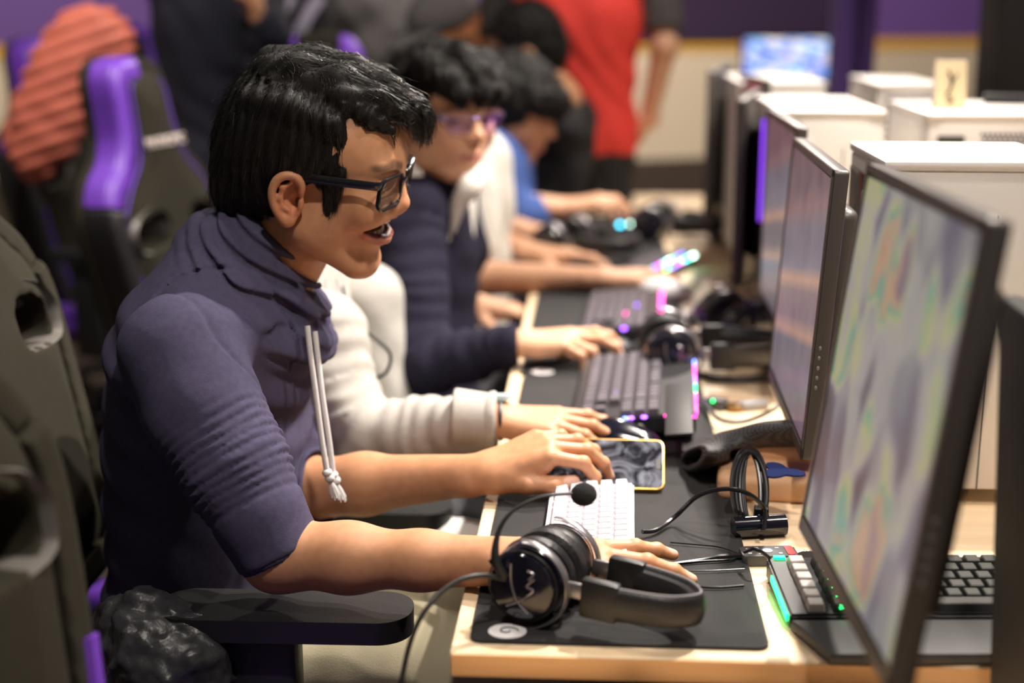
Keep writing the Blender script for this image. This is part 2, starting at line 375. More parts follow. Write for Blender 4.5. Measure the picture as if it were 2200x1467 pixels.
mon(1712, 272, 2.16, 1650, 232, 2.56, 1632, 640, 'monitor third in the row, mostly hidden, reddish top of its screen visible', scr2, extra=False)
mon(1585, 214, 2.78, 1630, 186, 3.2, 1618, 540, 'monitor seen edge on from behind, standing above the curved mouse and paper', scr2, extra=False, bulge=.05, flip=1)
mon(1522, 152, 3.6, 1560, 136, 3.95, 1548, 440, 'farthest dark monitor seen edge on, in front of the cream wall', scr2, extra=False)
mon(1640, 170, 3.1, 1588, 158, 3.5, 1580, 400, 'monitor with a dull red screen, left of the big white computer case', scrr, extra=False)
# ---------------------------------------------------------------- white computer cases
wcase = mat('white_case_steel', (.78, .74, .70), .45, var=.02)
gap = mat('case_seam_grey', (.12, .11, .11), .6)
mesh_m = mat('grey_vent_mesh', (.25, .24, .26), .5)
purp_l = emis('purple_led_glow', (.30, .08, 1.0), 5)
whit_l = emis('white_led_glow', (.85, .9, 1), 5)
glassd = mat('dark_tinted_glass', (.01, .01, .012), .08, spec=.8)
def pc(x0, x1, y0, y1, z0, z1, label, face='plain', side='plain'):
    t = thing('computer_case', label, 'computer case', ((x0 + x1) / 2, (y0 + y1) / 2, z0), 0, 'white computer cases on the desks')
    w, d, h = x1 - x0, y1 - y0, z1 - z0
    B().box((0, 0, h / 2 + .005), (w, d, h - .03), bev=.006).obj('case_body', wcase, t)
    B().box((0, 0, h - .006), (w + .004, d + .004, .012), bev=.004).obj('top_panel', wcase, t)
    for sx in (-1, 1):
        for sy in (-1, 1): B().cyl((sx * (w / 2 - .03), sy * (d / 2 - .03), 0), (sx * (w / 2 - .03), sy * (d / 2 - .03), .022), .012, n=12).obj('foot', black_pl, t)
    if face == 'plain':
        B().box((w * .12, -d / 2 - .0006, h * .45), (.0016, .0016, h * .8)).obj('panel_seam', gap, t, False)
    if side == 'glass':
        B().box((-w / 2 - .001, 0, h / 2), (.003, d * .9, h * .86), bev=.001).obj('glass_side_panel', glassd, t)
        for k in range(3): B().box((-w / 2 - .0035, -d * .36, h * (.22 + .26 * k)), (.002, .012, h * .16)).obj('led_strip', purp_l, t, False)
        B().cyl((-w / 2 - .004, -d / 2 + .025, h - .035), (-w / 2 - .001, -d / 2 + .025, h - .035), .005, n=12).obj('thumbscrew', mat('chrome', (.7, .7, .7), .15, metal=1), t)
    if face == 'rear':
        B().box((-w / 2 + .04, -d / 2 - .0008, h - .075), (.045, .003, .075)).obj('socket_plate', mat('dark_socket_plate', (.05, .05, .05), .5), t, False)
        b = B()
        for i in range(13):
            for j in range(9):
                b.cyl((-w / 2 + .092 + i * .0085 + (j % 2) * .0042, -d / 2 - .0016, h - .035 - j * .0078), (-w / 2 + .092 + i * .0085 + (j % 2) * .0042, -d / 2 - .0002, h - .035 - j * .0078), .0034, n=6)
        b.obj('vent_grille', mat('vent_hole_dark', (.05, .045, .08), .6), t, False)
        B().box((w / 2 - .03, -d / 2 - .001, h - .05), (.006, .003, .03)).obj('led_strip', purp_l, t, False)
    if face == 'mesh':
        b = B()
        for i in range(12):
            for j in range(26): b.box((-w / 2 + .02 + i * (w - .04) / 11, -d / 2 - .001, .03 + j * (h - .06) / 25), (.008, .002, .009))
        b.obj('vent_grille', mesh_m, t, False)
    return t
a = pc(.338, .555, 1.70, 1.935, .73, 1.156, 'white computer case nearest, right of the monitors, with a purple glow at its left side', side='glass')
B().box((.0, -.1181, .33), (.0035, .003, .05), (0, R(8), 0)).obj('led_slit', whit_l, a, False)
a = pc(.31, .49, 2.49, 2.88, .73, 1.156, 'white computer case behind the two middle monitors, plain white back', side='glass')
B().box((-.095, .0, .30), (.003, .014, .19)).obj('led_strip', emis('deep_purple_led', (.28, .06, 1.0), 1.5), a, False)
B().box((-.05, -.196, .345), (.0065, .003, .075), (0, R(7), 0)).obj('led_slit', whit_l, a, False)
pc(.555, .785, 2.46, 2.79, .73, 1.154, 'white computer case at right with a honeycomb vent and a folded card on top', face='rear')
pc(.60, .74, 3.15, 3.5, .73, 1.165, 'slim white computer case with grey mesh front, behind the purple posts side', face='mesh')
pc(.32, .52, 3.35, 3.75, .73, 1.157, 'white computer case under the bright colourful screen, farthest back')
# folded card on the honeycomb case
card = mat('cream_card', s2l((236, 214, 170)), .6); ink = mat('black_ink', (.01, .01, .01), .5)
t = thing('tent_card', 'folded cream card with a black drawing standing on a white computer case', 'card', (.615, 2.58, 1.154), R(-6))
B().box((0, -.018, .041), (.052, .0012, .086), (R(-14), 0, 0)).obj('front_leaf', card, t, False)
B().box((0, .014, .041), (.052, .0012, .086), (R(14), 0, 0)).obj('rear_leaf', white, t, False)
b = B(); b.tube([(-.006, -.0245, .025), (.002, -.020, .045), (-.005, -.013, .066)], .002, 6); b.tube([(.0, -.0195, .045), (.012, -.015, .060)], .0015, 6)
b.tube([(-.004, -.0255, .022), (.004, -.026, .016), (-.004, -.027, .012)], .0014, 6); b.obj('ink_drawing', ink, t)
tag(B().box((.79, 2.70, 1.163), (.16, .05, .016), (0, 0, R(-14)), bev=.004).obj('remote_control', black_pl), 'slim black remote lying on the honeycomb-vent white case', 'remote')
# bright colourful screen at the far end
scb = screen_mat('bright_stage_screen', [(.3, (40, 80, 220)), (.42, (90, 170, 245)), (.5, (250, 250, 255)), (.56, (255, 220, 180)), (.62, (110, 60, 200)), (.72, (90, 190, 240))], 9, (1, 2, 1.5), 1.5, 3.1, voro=True)
t = thing('display_screen', 'bright blue and white display on a white stand at the far end', 'screen', (.92, 6.2, 0))
p0, p1, p2 = PW(1600, 82, 6.2), PW(1778, 82, 6.2), PW(1600, 166, 6.2)
B().box(((p0.x + p1.x) / 2 - .92, 0, (p0.z + p2.z) / 2), (p1.x - p0.x + .03, .03, p0.z - p2.z + .03), bev=.004).obj('casing', bez, t)
B().box(((p0.x + p1.x) / 2 - .92, -.017, (p0.z + p2.z) / 2), (p1.x - p0.x, .004, p0.z - p2.z)).obj('screen', scb, t, False)
B().box(((p0.x + p1.x) / 2 - .92, 0, .49), (.42, .3, .98), bev=.01).obj('stand', wcase, t)
# monitor back of the opposite seat at the right edge
t = thing('computer_monitor', 'black back of a monitor at the right edge, standing before the white case', 'monitor', (.42, 1.02, .73), 0, 'computer monitors along the desks')
blk = mat('matt_black_monitor_back', (.006, .0055, .005), .7)
q0, q1 = PW(2150, 600, 1.0), PW(2134, 1467, 1.0)
B().box((-.055, .0, .175), (.02, .40, .38), (0, R(-3), 0), bev=.006).obj('casing', blk, t)
B().box((-.018, .02, .17), (.05, .3, .26), (0, R(-3), 0), bev=.02, seg=3).obj('back_housing', blk, t)
B().cyl((.0, .02, .1), (.0, .02, -.018), .018).obj('stand_arm', blk, t)
B().prism(rrect(.16, .2, .02, 5, 0, .02), -.026, -.018).obj('stand_foot', blk, t)
# ---------------------------------------------------------------- signed-distance modelling (one continuous surface per body or garment)
def nrm(v): v = np.asarray(v, float); return v / (np.linalg.norm(v) + 1e-12)
class SDF:
    def __init__(s): s.pr = []
    def add(s, kind, lo, hi, f, op='u', k=.01): s.pr.append((kind, np.array(lo), np.array(hi), f, op, k)); return s
    def ell(s, c, r, rot=None, op='u', k=.01):
        c = np.array(c, float); r = np.array(r if hasattr(r, '__len__') else (r, r, r), float)
        M = np.array(Euler(rot).to_matrix()) if rot is not None and not isinstance(rot, np.ndarray) else (rot if rot is not None else np.eye(3))
        def f(P):
            q = (P - c) @ M; k0 = np.linalg.norm(q / r, axis=-1); k1 = np.linalg.norm(q / (r * r), axis=-1)
            return k0 * (k0 - 1) / np.maximum(k1, 1e-6)
        e = np.sqrt(((M * r) ** 2).sum(1)); return s.add('e', c - e, c + e, f, op, k)
    def cone(s, a, b, ra, rb=None, op='u', k=.01, sq=None):
        """tapered capsule; sq=(axis, factor) makes it thinner along axis by factor"""
        a = np.array(a, float); b = np.array(b, float); rb = ra if rb is None else rb; ab = b - a; L = max(ab @ ab, 1e-12)
        if sq is not None: ax = nrm(sq[0]); fa = sq[1]
        def f(P):
            q = P - a; t = np.clip((q @ ab) / L, 0, 1); v = q - t[..., None] * ab
            if sq is not None:
                w = v @ ax; d = np.sqrt(np.maximum((v * v).sum(-1) - w * w + (w / fa) ** 2, 0)); return (d - (ra + (rb - ra) * t)) * (fa ** .5)
            return np.sqrt((v * v).sum(-1)) - (ra + (rb - ra) * t)
        m = max(ra, rb); return s.add('c', np.minimum(a, b) - m, np.maximum(a, b) + m, f, op, k)
    def chain(s, pts, rs, op='u', k=.01, sq=None):
        for i in range(len(pts) - 1): s.cone(pts[i], pts[i + 1], rs[i], rs[i + 1], op, k, sq)
        return s
    def box(s, c, h, rot=None, r=.005, op='u', k=.01):
        c = np.array(c, float); h = np.array(h, float) - r; M = np.array(Euler(rot).to_matrix()) if rot is not None else np.eye(3)
        def f(P):
            q = np.abs((P - c) @ M) - h; return np.linalg.norm(np.maximum(q, 0), axis=-1) + np.minimum(q.max(-1), 0) - r
        e = np.sqrt(((M * (h + r)) ** 2).sum(1)) * 1.4; return s.add('b', c - e, c + e, f, op, k)
    def half(s, p, n, op='s', k=.005):
        """removes the side the normal points to"""
        p = np.array(p, float); n = nrm(n); return s.add('h', [-9] * 3, [9] * 3, lambda P: -((P - p) @ n), op, k)
    def mesh(s, res, disp=None, xf=None, lo=None, hi=None):
        if lo is None:
            U = [p for p in s.pr if p[4] == 'u']; lo = np.min([p[1] for p in U], 0) - 3 * res; hi = np.max([p[2] for p in U], 0) + 3 * res
        lo = np.array(lo); n = np.ceil((np.array(hi) - lo) / res).astype(int) + 1
        ax = [lo[i] + res * np.arange(n[i]) for i in range(3)]; D = np.full(n, .03, np.float32)
        for kind, a, b, f, op, k in s.pr:
            m = .012 + k; i0 = np.clip(np.floor((a - m - lo) / res).astype(int), 0, n); i1 = np.clip(np.ceil((b + m - lo) / res).astype(int) + 1, 0, n)
            if (i1 <= i0).any(): continue
            sl = tuple(slice(p, q) for p, q in zip(i0, i1))
            G = np.stack(np.meshgrid(ax[0][sl[0]], ax[1][sl[1]], ax[2][sl[2]], indexing='ij'), -1)
            v = f(G).astype(np.float32); d = D[sl]
            if op == 'u':
                h = np.maximum(k - np.abs(d - v), 0) / k; D[sl] = np.minimum(d, v) - h * h * k * .25
            elif op == 's':
                v = -v; h = np.maximum(k - np.abs(d - v), 0) / k; D[sl] = np.maximum(d, v) + h * h * k * .25
            elif op == 'i':
                h = np.maximum(k - np.abs(d - v), 0) / k; D[sl] = np.maximum(d, v) + h * h * k * .25
        if disp is not None:
            I = np.argwhere(np.abs(D) < .02); p = lo + I * res; D[I[:, 0], I[:, 1], I[:, 2]] += disp(p).astype(np.float32)
        v, f = nets(D, lo, res)
        s.D, s.lo, s.res = D, lo, res
        if xf is not None: v = xf(v)
        return v, f
    def at(s, p):
        """sampled distance at points p (N,3) in local space"""
        q = (np.asarray(p) - s.lo) / s.res; n = np.array(s.D.shape) - 2; q = np.clip(q, 0, n - 1e-3); i = q.astype(int); t = q - i; out = 0
        for a in (0, 1):
            for b in (0, 1):
                for c in (0, 1):
                    w = (t[:, 0] if a else 1 - t[:, 0]) * (t[:, 1] if b else 1 - t[:, 1]) * (t[:, 2] if c else 1 - t[:, 2])
                    out = out + w * s.D[i[:, 0] + a, i[:, 1] + b, i[:, 2] + c]
        return out
    def grad(s, p, e=.003):
        g = np.stack([s.at(p + d) - s.at(p - d) for d in np.eye(3) * e], -1); return g / (np.linalg.norm(g, axis=-1, keepdims=True) + 1e-9)
def nets(D, lo, res):
    S = D < 0; n = np.array(D.shape)
    c = [S[a:n[0] - 1 + a, b:n[1] - 1 + b, e:n[2] - 1 + e] for a in (0, 1) for b in (0, 1) for e in (0, 1)]
    cnt = sum(x.astype(np.uint8) for x in c); act = (cnt > 0) & (cnt < 8); I = np.argwhere(act)
    idx = np.full(act.shape, -1, np.int32); idx[act] = np.arange(len(I))
    val = {(a, b, e): D[I[:, 0] + a, I[:, 1] + b, I[:, 2] + e] for a in (0, 1) for b in (0, 1) for e in (0, 1)}
    acc = np.zeros((len(I), 3)); w = np.zeros(len(I))
    for p in val:
        for ax in range(3):
            if p[ax] == 0:
                q = list(p); q[ax] = 1; q = tuple(q); d0, d1 = val[p], val[q]; m = (d0 < 0) != (d1 < 0)
                t = np.where(m, d0 / np.where(m, d0 - d1, 1), 0); pos = np.tile(np.array(p, float), (len(I), 1)); pos[:, ax] = t
                acc += pos * m[:, None]; w += m
    V = lo + (I + acc / w[:, None]) * res; F = []
    for ax in range(3):
        o = [i for i in range(3) if i != ax]; sh = list(n - 1)
        sl0 = [slice(1, n[i] - 1) for i in range(3)]; sl0[ax] = slice(0, n[ax] - 1); sl1 = list(sl0); sl1[ax] = slice(1, n[ax])
        a, b = S[tuple(sl0)], S[tuple(sl1)]; m = a != b; J = np.argwhere(m); off = np.array([1, 1, 1]); off[ax] = 0; J = J + off; ins = a[m]
        def g(u, v_):
            K = J.copy(); K[:, o[0]] -= u; K[:, o[1]] -= v_; return idx[K[:, 0], K[:, 1], K[:, 2]]
        q = np.stack([g(1, 1), g(0, 1), g(0, 0), g(1, 0)], 1)
        flip = ins if ax != 1 else ~ins
        q[~flip] = q[~flip][:, ::-1]; F.append(q)
    return V, np.concatenate(F)
def smoothmask(d, a, b): return np.clip((b - d) / (b - a), 0, 1)
def fnoise(p, sc, seed=0):
    """cheap smooth pseudo noise, about -1..1"""
    q = np.asarray(p) * sc + seed
    x, y, z = q[:, 0], q[:, 1], q[:, 2]
    return (np.sin(x * 1.7 + 1.3 * np.sin(y * 1.1 + z)) + np.sin(y * 2.1 + 1.7 * np.sin(z * 1.3 + x * .7)) + np.sin(z * 1.9 + 1.1 * np.sin(x * 1.5 - y))) / 3
# ---------------------------------------------------------------- hands
FL = dict(index=(.044, .026, .021), middle=(.048, .030, .022), ring=(.044, .028, .021), pinky=(.035, .021, .019))
FB = dict(index=(.088, .029), middle=(.092, .009), ring=(.088, -.011), pinky=(.079, -.029))
FR = dict(index=(.0092, .0082, .0074, .0062), middle=(.0094, .0084, .0075, .0063), ring=(.0090, .008, .0072, .006), pinky=(.008, .0071, .0064, .0054))
def hand(S, wrist, d, n, right=True, curl=None, spread=None, thumb=((.55, .62, -.35), (.85, .3, -.4), (.95, .1, -.3)), sc=1.0):
    """adds a hand: wrist point, d towards the fingers, n = back of hand; returns fingertip nails and tips"""
    wrist = np.array(wrist, float); d = nrm(d); n = np.array(n, float); n = nrm(n - d * (n @ d)); s = np.cross(n, d) * (1 if right else -1)
    L = lambda f, t, u=0: wrist + sc * (d * f + s * t + n * u)
    curl = curl or {}; spread = spread or {}; nails = []; tips = {}
    S.cone(L(-.015, 0), L(.012, 0), .027 * sc, .027 * sc, k=.012, sq=(n, .72))
    for nm in FB:
        f, t = FB[nm]; kb = L(f, t, .001)
        S.cone(L(.012, t * .55, -.001), kb, .0145 * sc, FR[nm][0] * 1.16 * sc, k=.014)
        S.cone(L(.035, t * .8, -.007), L(f - .01, t, -.007), .0115 * sc, .0095 * sc, k=.012)
        sp = spread.get(nm, t * 2.2); base = d * math.cos(sp) + s * math.sin(sp); c = curl.get(nm, (.15, .25, .2)); a = 0; p = kb
        for j in range(3):
            a += c[j]; v = base * math.cos(a) - n * math.sin(a); q = p + v * FL[nm][j] * sc
            S.cone(p, q, FR[nm][j] * sc, FR[nm][j + 1] * sc, k=.0035)
            if j: S.ell(p + n * .0008 * sc, FR[nm][j] * 1.06 * sc, k=.003)
            p = q
        up = nrm(n * math.cos(a) + base * math.sin(a)); nails.append((p - v * .004 * sc + up * FR[nm][3] * .9 * sc, up, v, FR[nm][3] * sc)); tips[nm] = p
    p = L(.018, .018, -.006); b0 = p
    rs = (.016, .0118, .0105, .0082); ln = (.040, .032, .026)
    for j in range(3):
        v = nrm(d * thumb[j][0] + s * thumb[j][1] + n * thumb[j][2]); q = p + v * ln[j] * sc
        S.cone(p, q, rs[j] * sc, rs[j + 1] * sc, k=.010 if j == 0 else .004); p = q
    S.cone(b0, L(.07, .022, -.006), .013 * sc, .009 * sc, k=.014)
    up = nrm(s * .75 + n * .6 - v * ((s * .75 + n * .6) @ v)); nails.append((p - v * .004 * sc + up * .0072 * sc, up, v, .008 * sc)); tips['thumb'] = p
    return nails, tips
# ---------------------------------------------------------------- heads (local frame: +X face, +Y left, +Z up, origin between the ear canals)
def head_sdf(mouth=.5, smile=0.0, ears=True, neck=((-.014, 0, -.02), (-.05, 0, -.13)), neckr=(.052, .06)):
    S = SDF()
    S.ell((-.012, 0, .062), (.096, .076, .086)); S.ell((.036, 0, .058), (.062, .063, .060), k=.02)
    S.ell((.040, 0, .004), (.058, .054 if mouth > .2 else .060, .072), k=.025)
    S.ell((.086, 0, .050), (.012, .045, .011), k=.02)                       # brow ridge
    for y in (-1, 1):
        S.ell((.064, y * .038, .004), (.028, .024, .026), k=.02)
        if smile: S.ell((.074, y * .034, -.002), (.022 * smile + .004, .021, .021), k=.014)
        S.cone((.002, y * .054, -.038), (.062, y * .022, -.064 - .012 * mouth), .020, .017, k=.022)
        S.ell((.02, y * .048, -.02), (.035, .02, .035), k=.02)
    dz = -.010 * mouth
    S.ell((.080 - .006 * mouth, 0, -.066 + 1.3 * dz), (.0165, .024, .018), k=.018)
    S.ell((.072, 0, -.022), (.030, .031, .034), k=.018)
    if smile: S.ell((.078, 0, -.012), (.027, .031, .026), k=.014)
    # nose
    nz = -.0055 if smile else 0; nx = -.0028 if smile else 0
    S.cone((.094, 0, .044), (.110 + nx, 0, .012 + nz), .0065, .0105, k=.012); S.ell((.1115 + nx, 0, .010 + nz), (.0095, .0105, .0085), k=.006)
    if smile: S.ell((.092, 0, .000), (.014, .019, .012), k=.012)
    for y in (-1, 1):
        S.ell((.101 + nx, y * .0128, .007 + nz), (.0095, .0068, .0075), k=.005)
        S.ell((.105 + nx, y * .0065, -.0005 + nz), (.005, .0028, .003), op='s', k=.003)
        # eye sockets, lids
        S.ell((.101, y * .034, .034), (.017, .019, .0115), op='s', k=.012)
        S.ell((.078, y * .033, .036), (.0145, .0165, .0125), k=.004)
        S.cone((.092, y * .021, .0335), (.086, y * .047, .0345), .0012, .0012, op='s', k=.003)
    # mouth
    dm = .03 * max(mouth - 1, 0)
    if mouth > .2:
        S.ell((.080, 0, -.0220), (.045, .045, .0172 * mouth), rot=(0, R(9), 0), op='s', k=.003)
        for y in (-1, 1): S.cone((.098, y * .019, .006), (.083, y * .034, -.020), .0012, .0015, op='s', k=.007)
        up = [(.057, -.0425, -.0150), (.082, -.031, -.0095), (.1025, -.011, -.0045), (.1050, 0, -.0055), (.1025, .011, -.0045), (.082, .031, -.0095), (.057, .0425, -.0150)]
        lo = [(.057, -.0425, -.0165), (.076, -.033, -.0325), (.0925, -.014, -.0410), (.0955, 0, -.0422), (.0925, .014, -.0410), (.076, .033, -.0325), (.057, .0425, -.0165)]
        S.chain(up, [.003, .0035, .0042, .0038, .0042, .0035, .003], k=.004); S.chain(lo, [.003, .0045, .0056, .0058, .0056, .0045, .003], k=.005)
    else:
        S.chain([(.088, -.022, -.028), (.0995, -.009, -.0245), (.101, 0, -.0255), (.0995, .009, -.0245), (.088, .022, -.028)], [.003, .0045, .0045, .0045, .003], k=.006)
        S.chain([(.088, -.022, -.029), (.098, -.009, -.034), (.099, 0, -.0345), (.098, .009, -.034), (.088, .022, -.029)], [.003, .005, .0055, .005, .003], k=.006)
        S.chain([(.094, -.024, -.0285), (.1035, -.01, -.0292), (.106, 0, -.0298), (.1035, .01, -.0292), (.094, .024, -.0285)], [.0012] * 5, op='s', k=.003)
    S.cone((.108, -.002, -.010), (.104, 0, -.016), .002, .002, op='s', k=.005)
    # neck
    S.cone(neck[0], neck[1], neckr[0], neckr[1], k=.03)
    # ears
    if ears:
        for y in (-1, 1):
            c = lambda u, w, o=0: (-.012 + u, y * (.0755 + o), .004 + w)
            S.ell(c(-.004, .0, .0), (.018, .007, .028), rot=(0, R(-8), R(14 * y)), k=.004)
            S.ell(c(.000, .004, .009), (.0125, .0085, .0195), rot=(0, R(-8), 0), op='s', k=.004)
            hel = [c(.010, .009, .004), c(.010, .020, .006), c(.003, .028, .008), c(-.009, .028, .011), c(-.018, .020, .013), c(-.021, .006, .014), c(-.018, -.008, .012), c(-.011, -.019, .009), c(-.003, -.027, .006)]
            S.chain([np.array(q_) for q_ in smooth_path(hel, 4)], list(np.interp(np.linspace(0, 8, 33), range(9), [.0028, .003, .0034, .0036, .0036, .0034, .0034, .004, .0062])), k=.004)
            S.chain([c(-.002, .020, .008), c(-.010, .013, .010), c(-.012, .0, .010), c(-.008, -.010, .008), c(-.001, -.013, .007)], [.002, .0028, .003, .003, .003], k=.004)
            S.ell(c(.011, -.003, .004), (.004, .003, .006), k=.004); S.ell(c(.000, -.025, .005), (.008, .0045, .008), k=.005)
            S.ell(c(.003, -.003, .002), (.006, .006, .008), op='s', k=.003)
    return S
SKIN = np.array((.56, .275, .145)); LIP = np.array((.48, .155, .13)); BROW = np.array((.035, .022, .016))
def head_cols(v, base, mouth, stubble=0, brow=1):
    dm = .03 * max(mouth - 1, 0); n = len(v); c = np.tile(base, (n, 1)).astype(float)
    def mix(m, col): nonlocal c; c = c * (1 - m[:, None]) + np.array(col) * m[:, None]
    x, y, z = v[:, 0], v[:, 1], v[:, 2]; ay = np.abs(y)
    mix(.30 * smoothmask(np.linalg.norm((v - (.072, 0, 0)) * (1, 1, 1) - np.stack([0 * y, np.sign(y) * .036, 0 * z], 1), axis=1), .008, .032), base * (1.05, .74, .68))
    mix(.40 * smoothmask(np.linalg.norm(v - (.112, 0, .01), axis=1), .006, .018), base * (1.1, .78, .7))
    mix(.45 * smoothmask(np.linalg.norm((v - np.stack([0 * x - .016, np.sign(y) * .082, 0 * z + .004], 1)) / (.026, .014, .036), axis=1), .7, 1.2), base * (1.12, .72, .66))
    def seg(pts, r0, r1, kx=1.0):
        m = np.zeros(n)
        for a, b in zip(pts[:-1], pts[1:]):
            a, b = np.array(a), np.array(b); K = np.array((kx, 1, 1)); a, b = a * K, b * K; q = v * K - a; t = np.clip(q @ (b - a) / ((b - a) @ (b - a)), 0, 1); m = np.maximum(m, smoothmask(np.linalg.norm(q - t[:, None] * (b - a), axis=1), r0, r1))
        return m
    if mouth > .2:
        m = seg([(.057, -.0425, -.0150), (.082, -.031, -.0095), (.1035, -.010, -.005), (.1035, .010, -.005), (.082, .031, -.0095), (.057, .0425, -.0150)], .0050, .0068)
        m = np.maximum(m, seg([(.057, -.0425, -.0165), (.076, -.033, -.0325), (.0935, -.013, -.0415), (.0935, .013, -.0415), (.076, .033, -.0325), (.057, .0425, -.0165)], .0066, .0086))
        mix(.8 * m * (x > .05), LIP)
        q = (v - (.080, 0, -.0220)) @ np.array(Matrix.Rotation(R(9), 3, 'Y')); ins = smoothmask(np.linalg.norm(q / (.0445, .0440, .0166), axis=1), .93, 1.01); mix(ins, (.12, .02, .02))
    else:
        mix(.75 * seg([(.088, -.022, -.028), (.101, -.008, -.027), (.101, .008, -.027), (.088, .022, -.028)], .006, .008), LIP)
        mix(.75 * seg([(.088, -.020, -.030), (.100, -.008, -.034), (.100, .008, -.034), (.088, .020, -.030)], .0055, .0075), LIP)
        mix(.8 * seg([(.09, -.024, -.0285), (.104, -.01, -.0295), (.106, 0, -.030), (.104, .01, -.0295), (.09, .024, -.0285)], .0012, .0024), (.1, .03, .03))
    if brow:
        for s_ in (-1, 1):
            m = seg([(.097, s_ * .012, .0535), (.094, s_ * .027, .0585), (.078, s_ * .049, .0545)], .0024, .0062, .15) * (x > .05) * .8
            mix(.88 * m, BROW)
            mix(.85 * seg([(.0925, s_ * .021, .0335), (.0925, s_ * .034, .0345), (.085, s_ * .047, .034)], .0012, .0030), (.03, .018, .014))
    if stubble:
        m = smoothmask(np.linalg.norm((v - (.102, 0, -.001)) / (1.2, 2.2, .8), axis=1), .003, .011); mix(stubble * m, base * .35)
        m = smoothmask(np.linalg.norm((v - (.088, 0, -.07)) / (1, 1.3, 1), axis=1), .008, .022); mix(stubble * .3 * m, base * .55)
    mix(smoothmask(-z, -.112, -.095) * .9, (.035, .028, .024))
    return np.clip(c, 0, 1)
class Frame:
    def __init__(s, o, yaw=0, pitch=0, roll=0, sc=1.0, s3=(1, 1, 1), ear=None, fx=1.0, bx=1.0):
        s.fx, s.bx = fx, bx
        s.o = np.array(o, float); s.sc = sc; s.s3 = np.array(s3, float) * sc
        s.M = np.array((Matrix.Rotation(R(yaw), 3, 'Z') @ Matrix.Rotation(R(pitch), 3, 'Y') @ Matrix.Rotation(R(roll), 3, 'X')))
        if ear: s.o = s.o - s.M @ (np.array((0, ear * .078, 0)) * s.s3)      # o given as the ear canal on side ear (+1 left)
    def w(s, p):
        p = np.array(p, float); x = p[..., 0]; p[..., 0] = np.where(x > 0, x * s.fx, x * s.bx); return (p * s.s3) @ s.M.T + s.o
    def d(s, v): return np.asarray(v, float) @ s.M.T
    def inv(s, p): return ((np.asarray(p, float) - s.o) @ s.M) / s.s3
def hair_strands(roots, flow, S, n=10, step=.008, r=.0007, lift=.0006, jit=.12, inset=.002, grav=0, rng=None, hug=1.0):
    """tapered three-sided strands growing over the surface of S (local space)"""
    rng = rng or np.random.default_rng(3); N = len(roots); p = roots.copy(); pts = [p.copy()]; side = rng.normal(0, jit, (N, 3)); ln = rng.uniform(.65, 1.15, N)[:, None]; lf = rng.uniform(.2, 1.8, N)
    for i in range(1, n):
        g = S.grad(p); f = flow(p) + side; f = f - g * (f * g).sum(1, keepdims=True) * hug; f /= np.linalg.norm(f, axis=1, keepdims=True) + 1e-9
        f[:, 2] -= grav * i / n; p = p + f * step * ln
        d = S.at(p); p = p + S.grad(p) * ((lf * lift * i - inset) - d)[:, None] * .8 * hug; pts.append(p.copy())
    P = np.stack(pts, 1); T = np.gradient(P, axis=1); T /= np.linalg.norm(T, axis=2, keepdims=True) + 1e-9
    up = np.array([.3, .2, .93]); a = np.cross(T, up); a /= np.linalg.norm(a, axis=2, keepdims=True) + 1e-9; b = np.cross(T, a)
    tp = np.linspace(1, 0, n) ** .6; tp = np.where(np.arange(n) == 0, .7, tp) + .06; rr = rng.uniform(.6, 1.3, N)[:, None] * r * tp[None]
    V = np.stack([P + (a * math.cos(q) + b * math.sin(q)) * rr[..., None] for q in (0, 2.094, 4.189)], 2)   # N,n,3,3
    base = (np.arange(N) * n * 3)[:, None, None]; seg = (np.arange(n - 1) * 3)[None, :, None]; k = np.arange(3)[None, None]
    A = base + seg + k; Bq = base + seg + (k + 1) % 3; F = np.stack([A, Bq, Bq + 3, A + 3], -1).reshape(-1, 4)
    return V.reshape(-1, 3), F
hair_m = mat('black_hair', (.010, .008, .007), .33, spec=.55)
hair_soft = mat('soft_black_hair', (.010, .008, .007), .5, spec=.35)
hair_c = mat('black_hair_underlayer', (.006, .005, .0045), .6, spec=.3)
skin_m = vcol_mat('skin', .48, sss=.12, bump=.12, bscale=1100, var=.20)
cloth_n = {}
def merge(parts):
    V, F, C, o = [], [], [], 0
    for p in parts:
        v, f = p[0], p[1]; V.append(v); F.append(f + o); o += len(v)
        if len(p) > 2: C.append(p[2])
    return np.concatenate(V), np.concatenate(F), (np.concatenate(C) if C else None)

def core(sl, sr, nb):
    """shoulders and neck base inside the clothes, joining the arms to the head"""
    S = SDF(); sl, sr, nb = (np.array(q, float) for q in (sl, sr, nb)); m = (sl + sr) / 2
    S.cone(sl, sr, .042, k=.03); S.cone(m, nb, .055, .050, k=.03); S.cone(m, m - (0, 0, .2), .06, .07, k=.04); v, f = S.mesh(.005); return v, f, np.tile(SKIN, (len(v), 1))
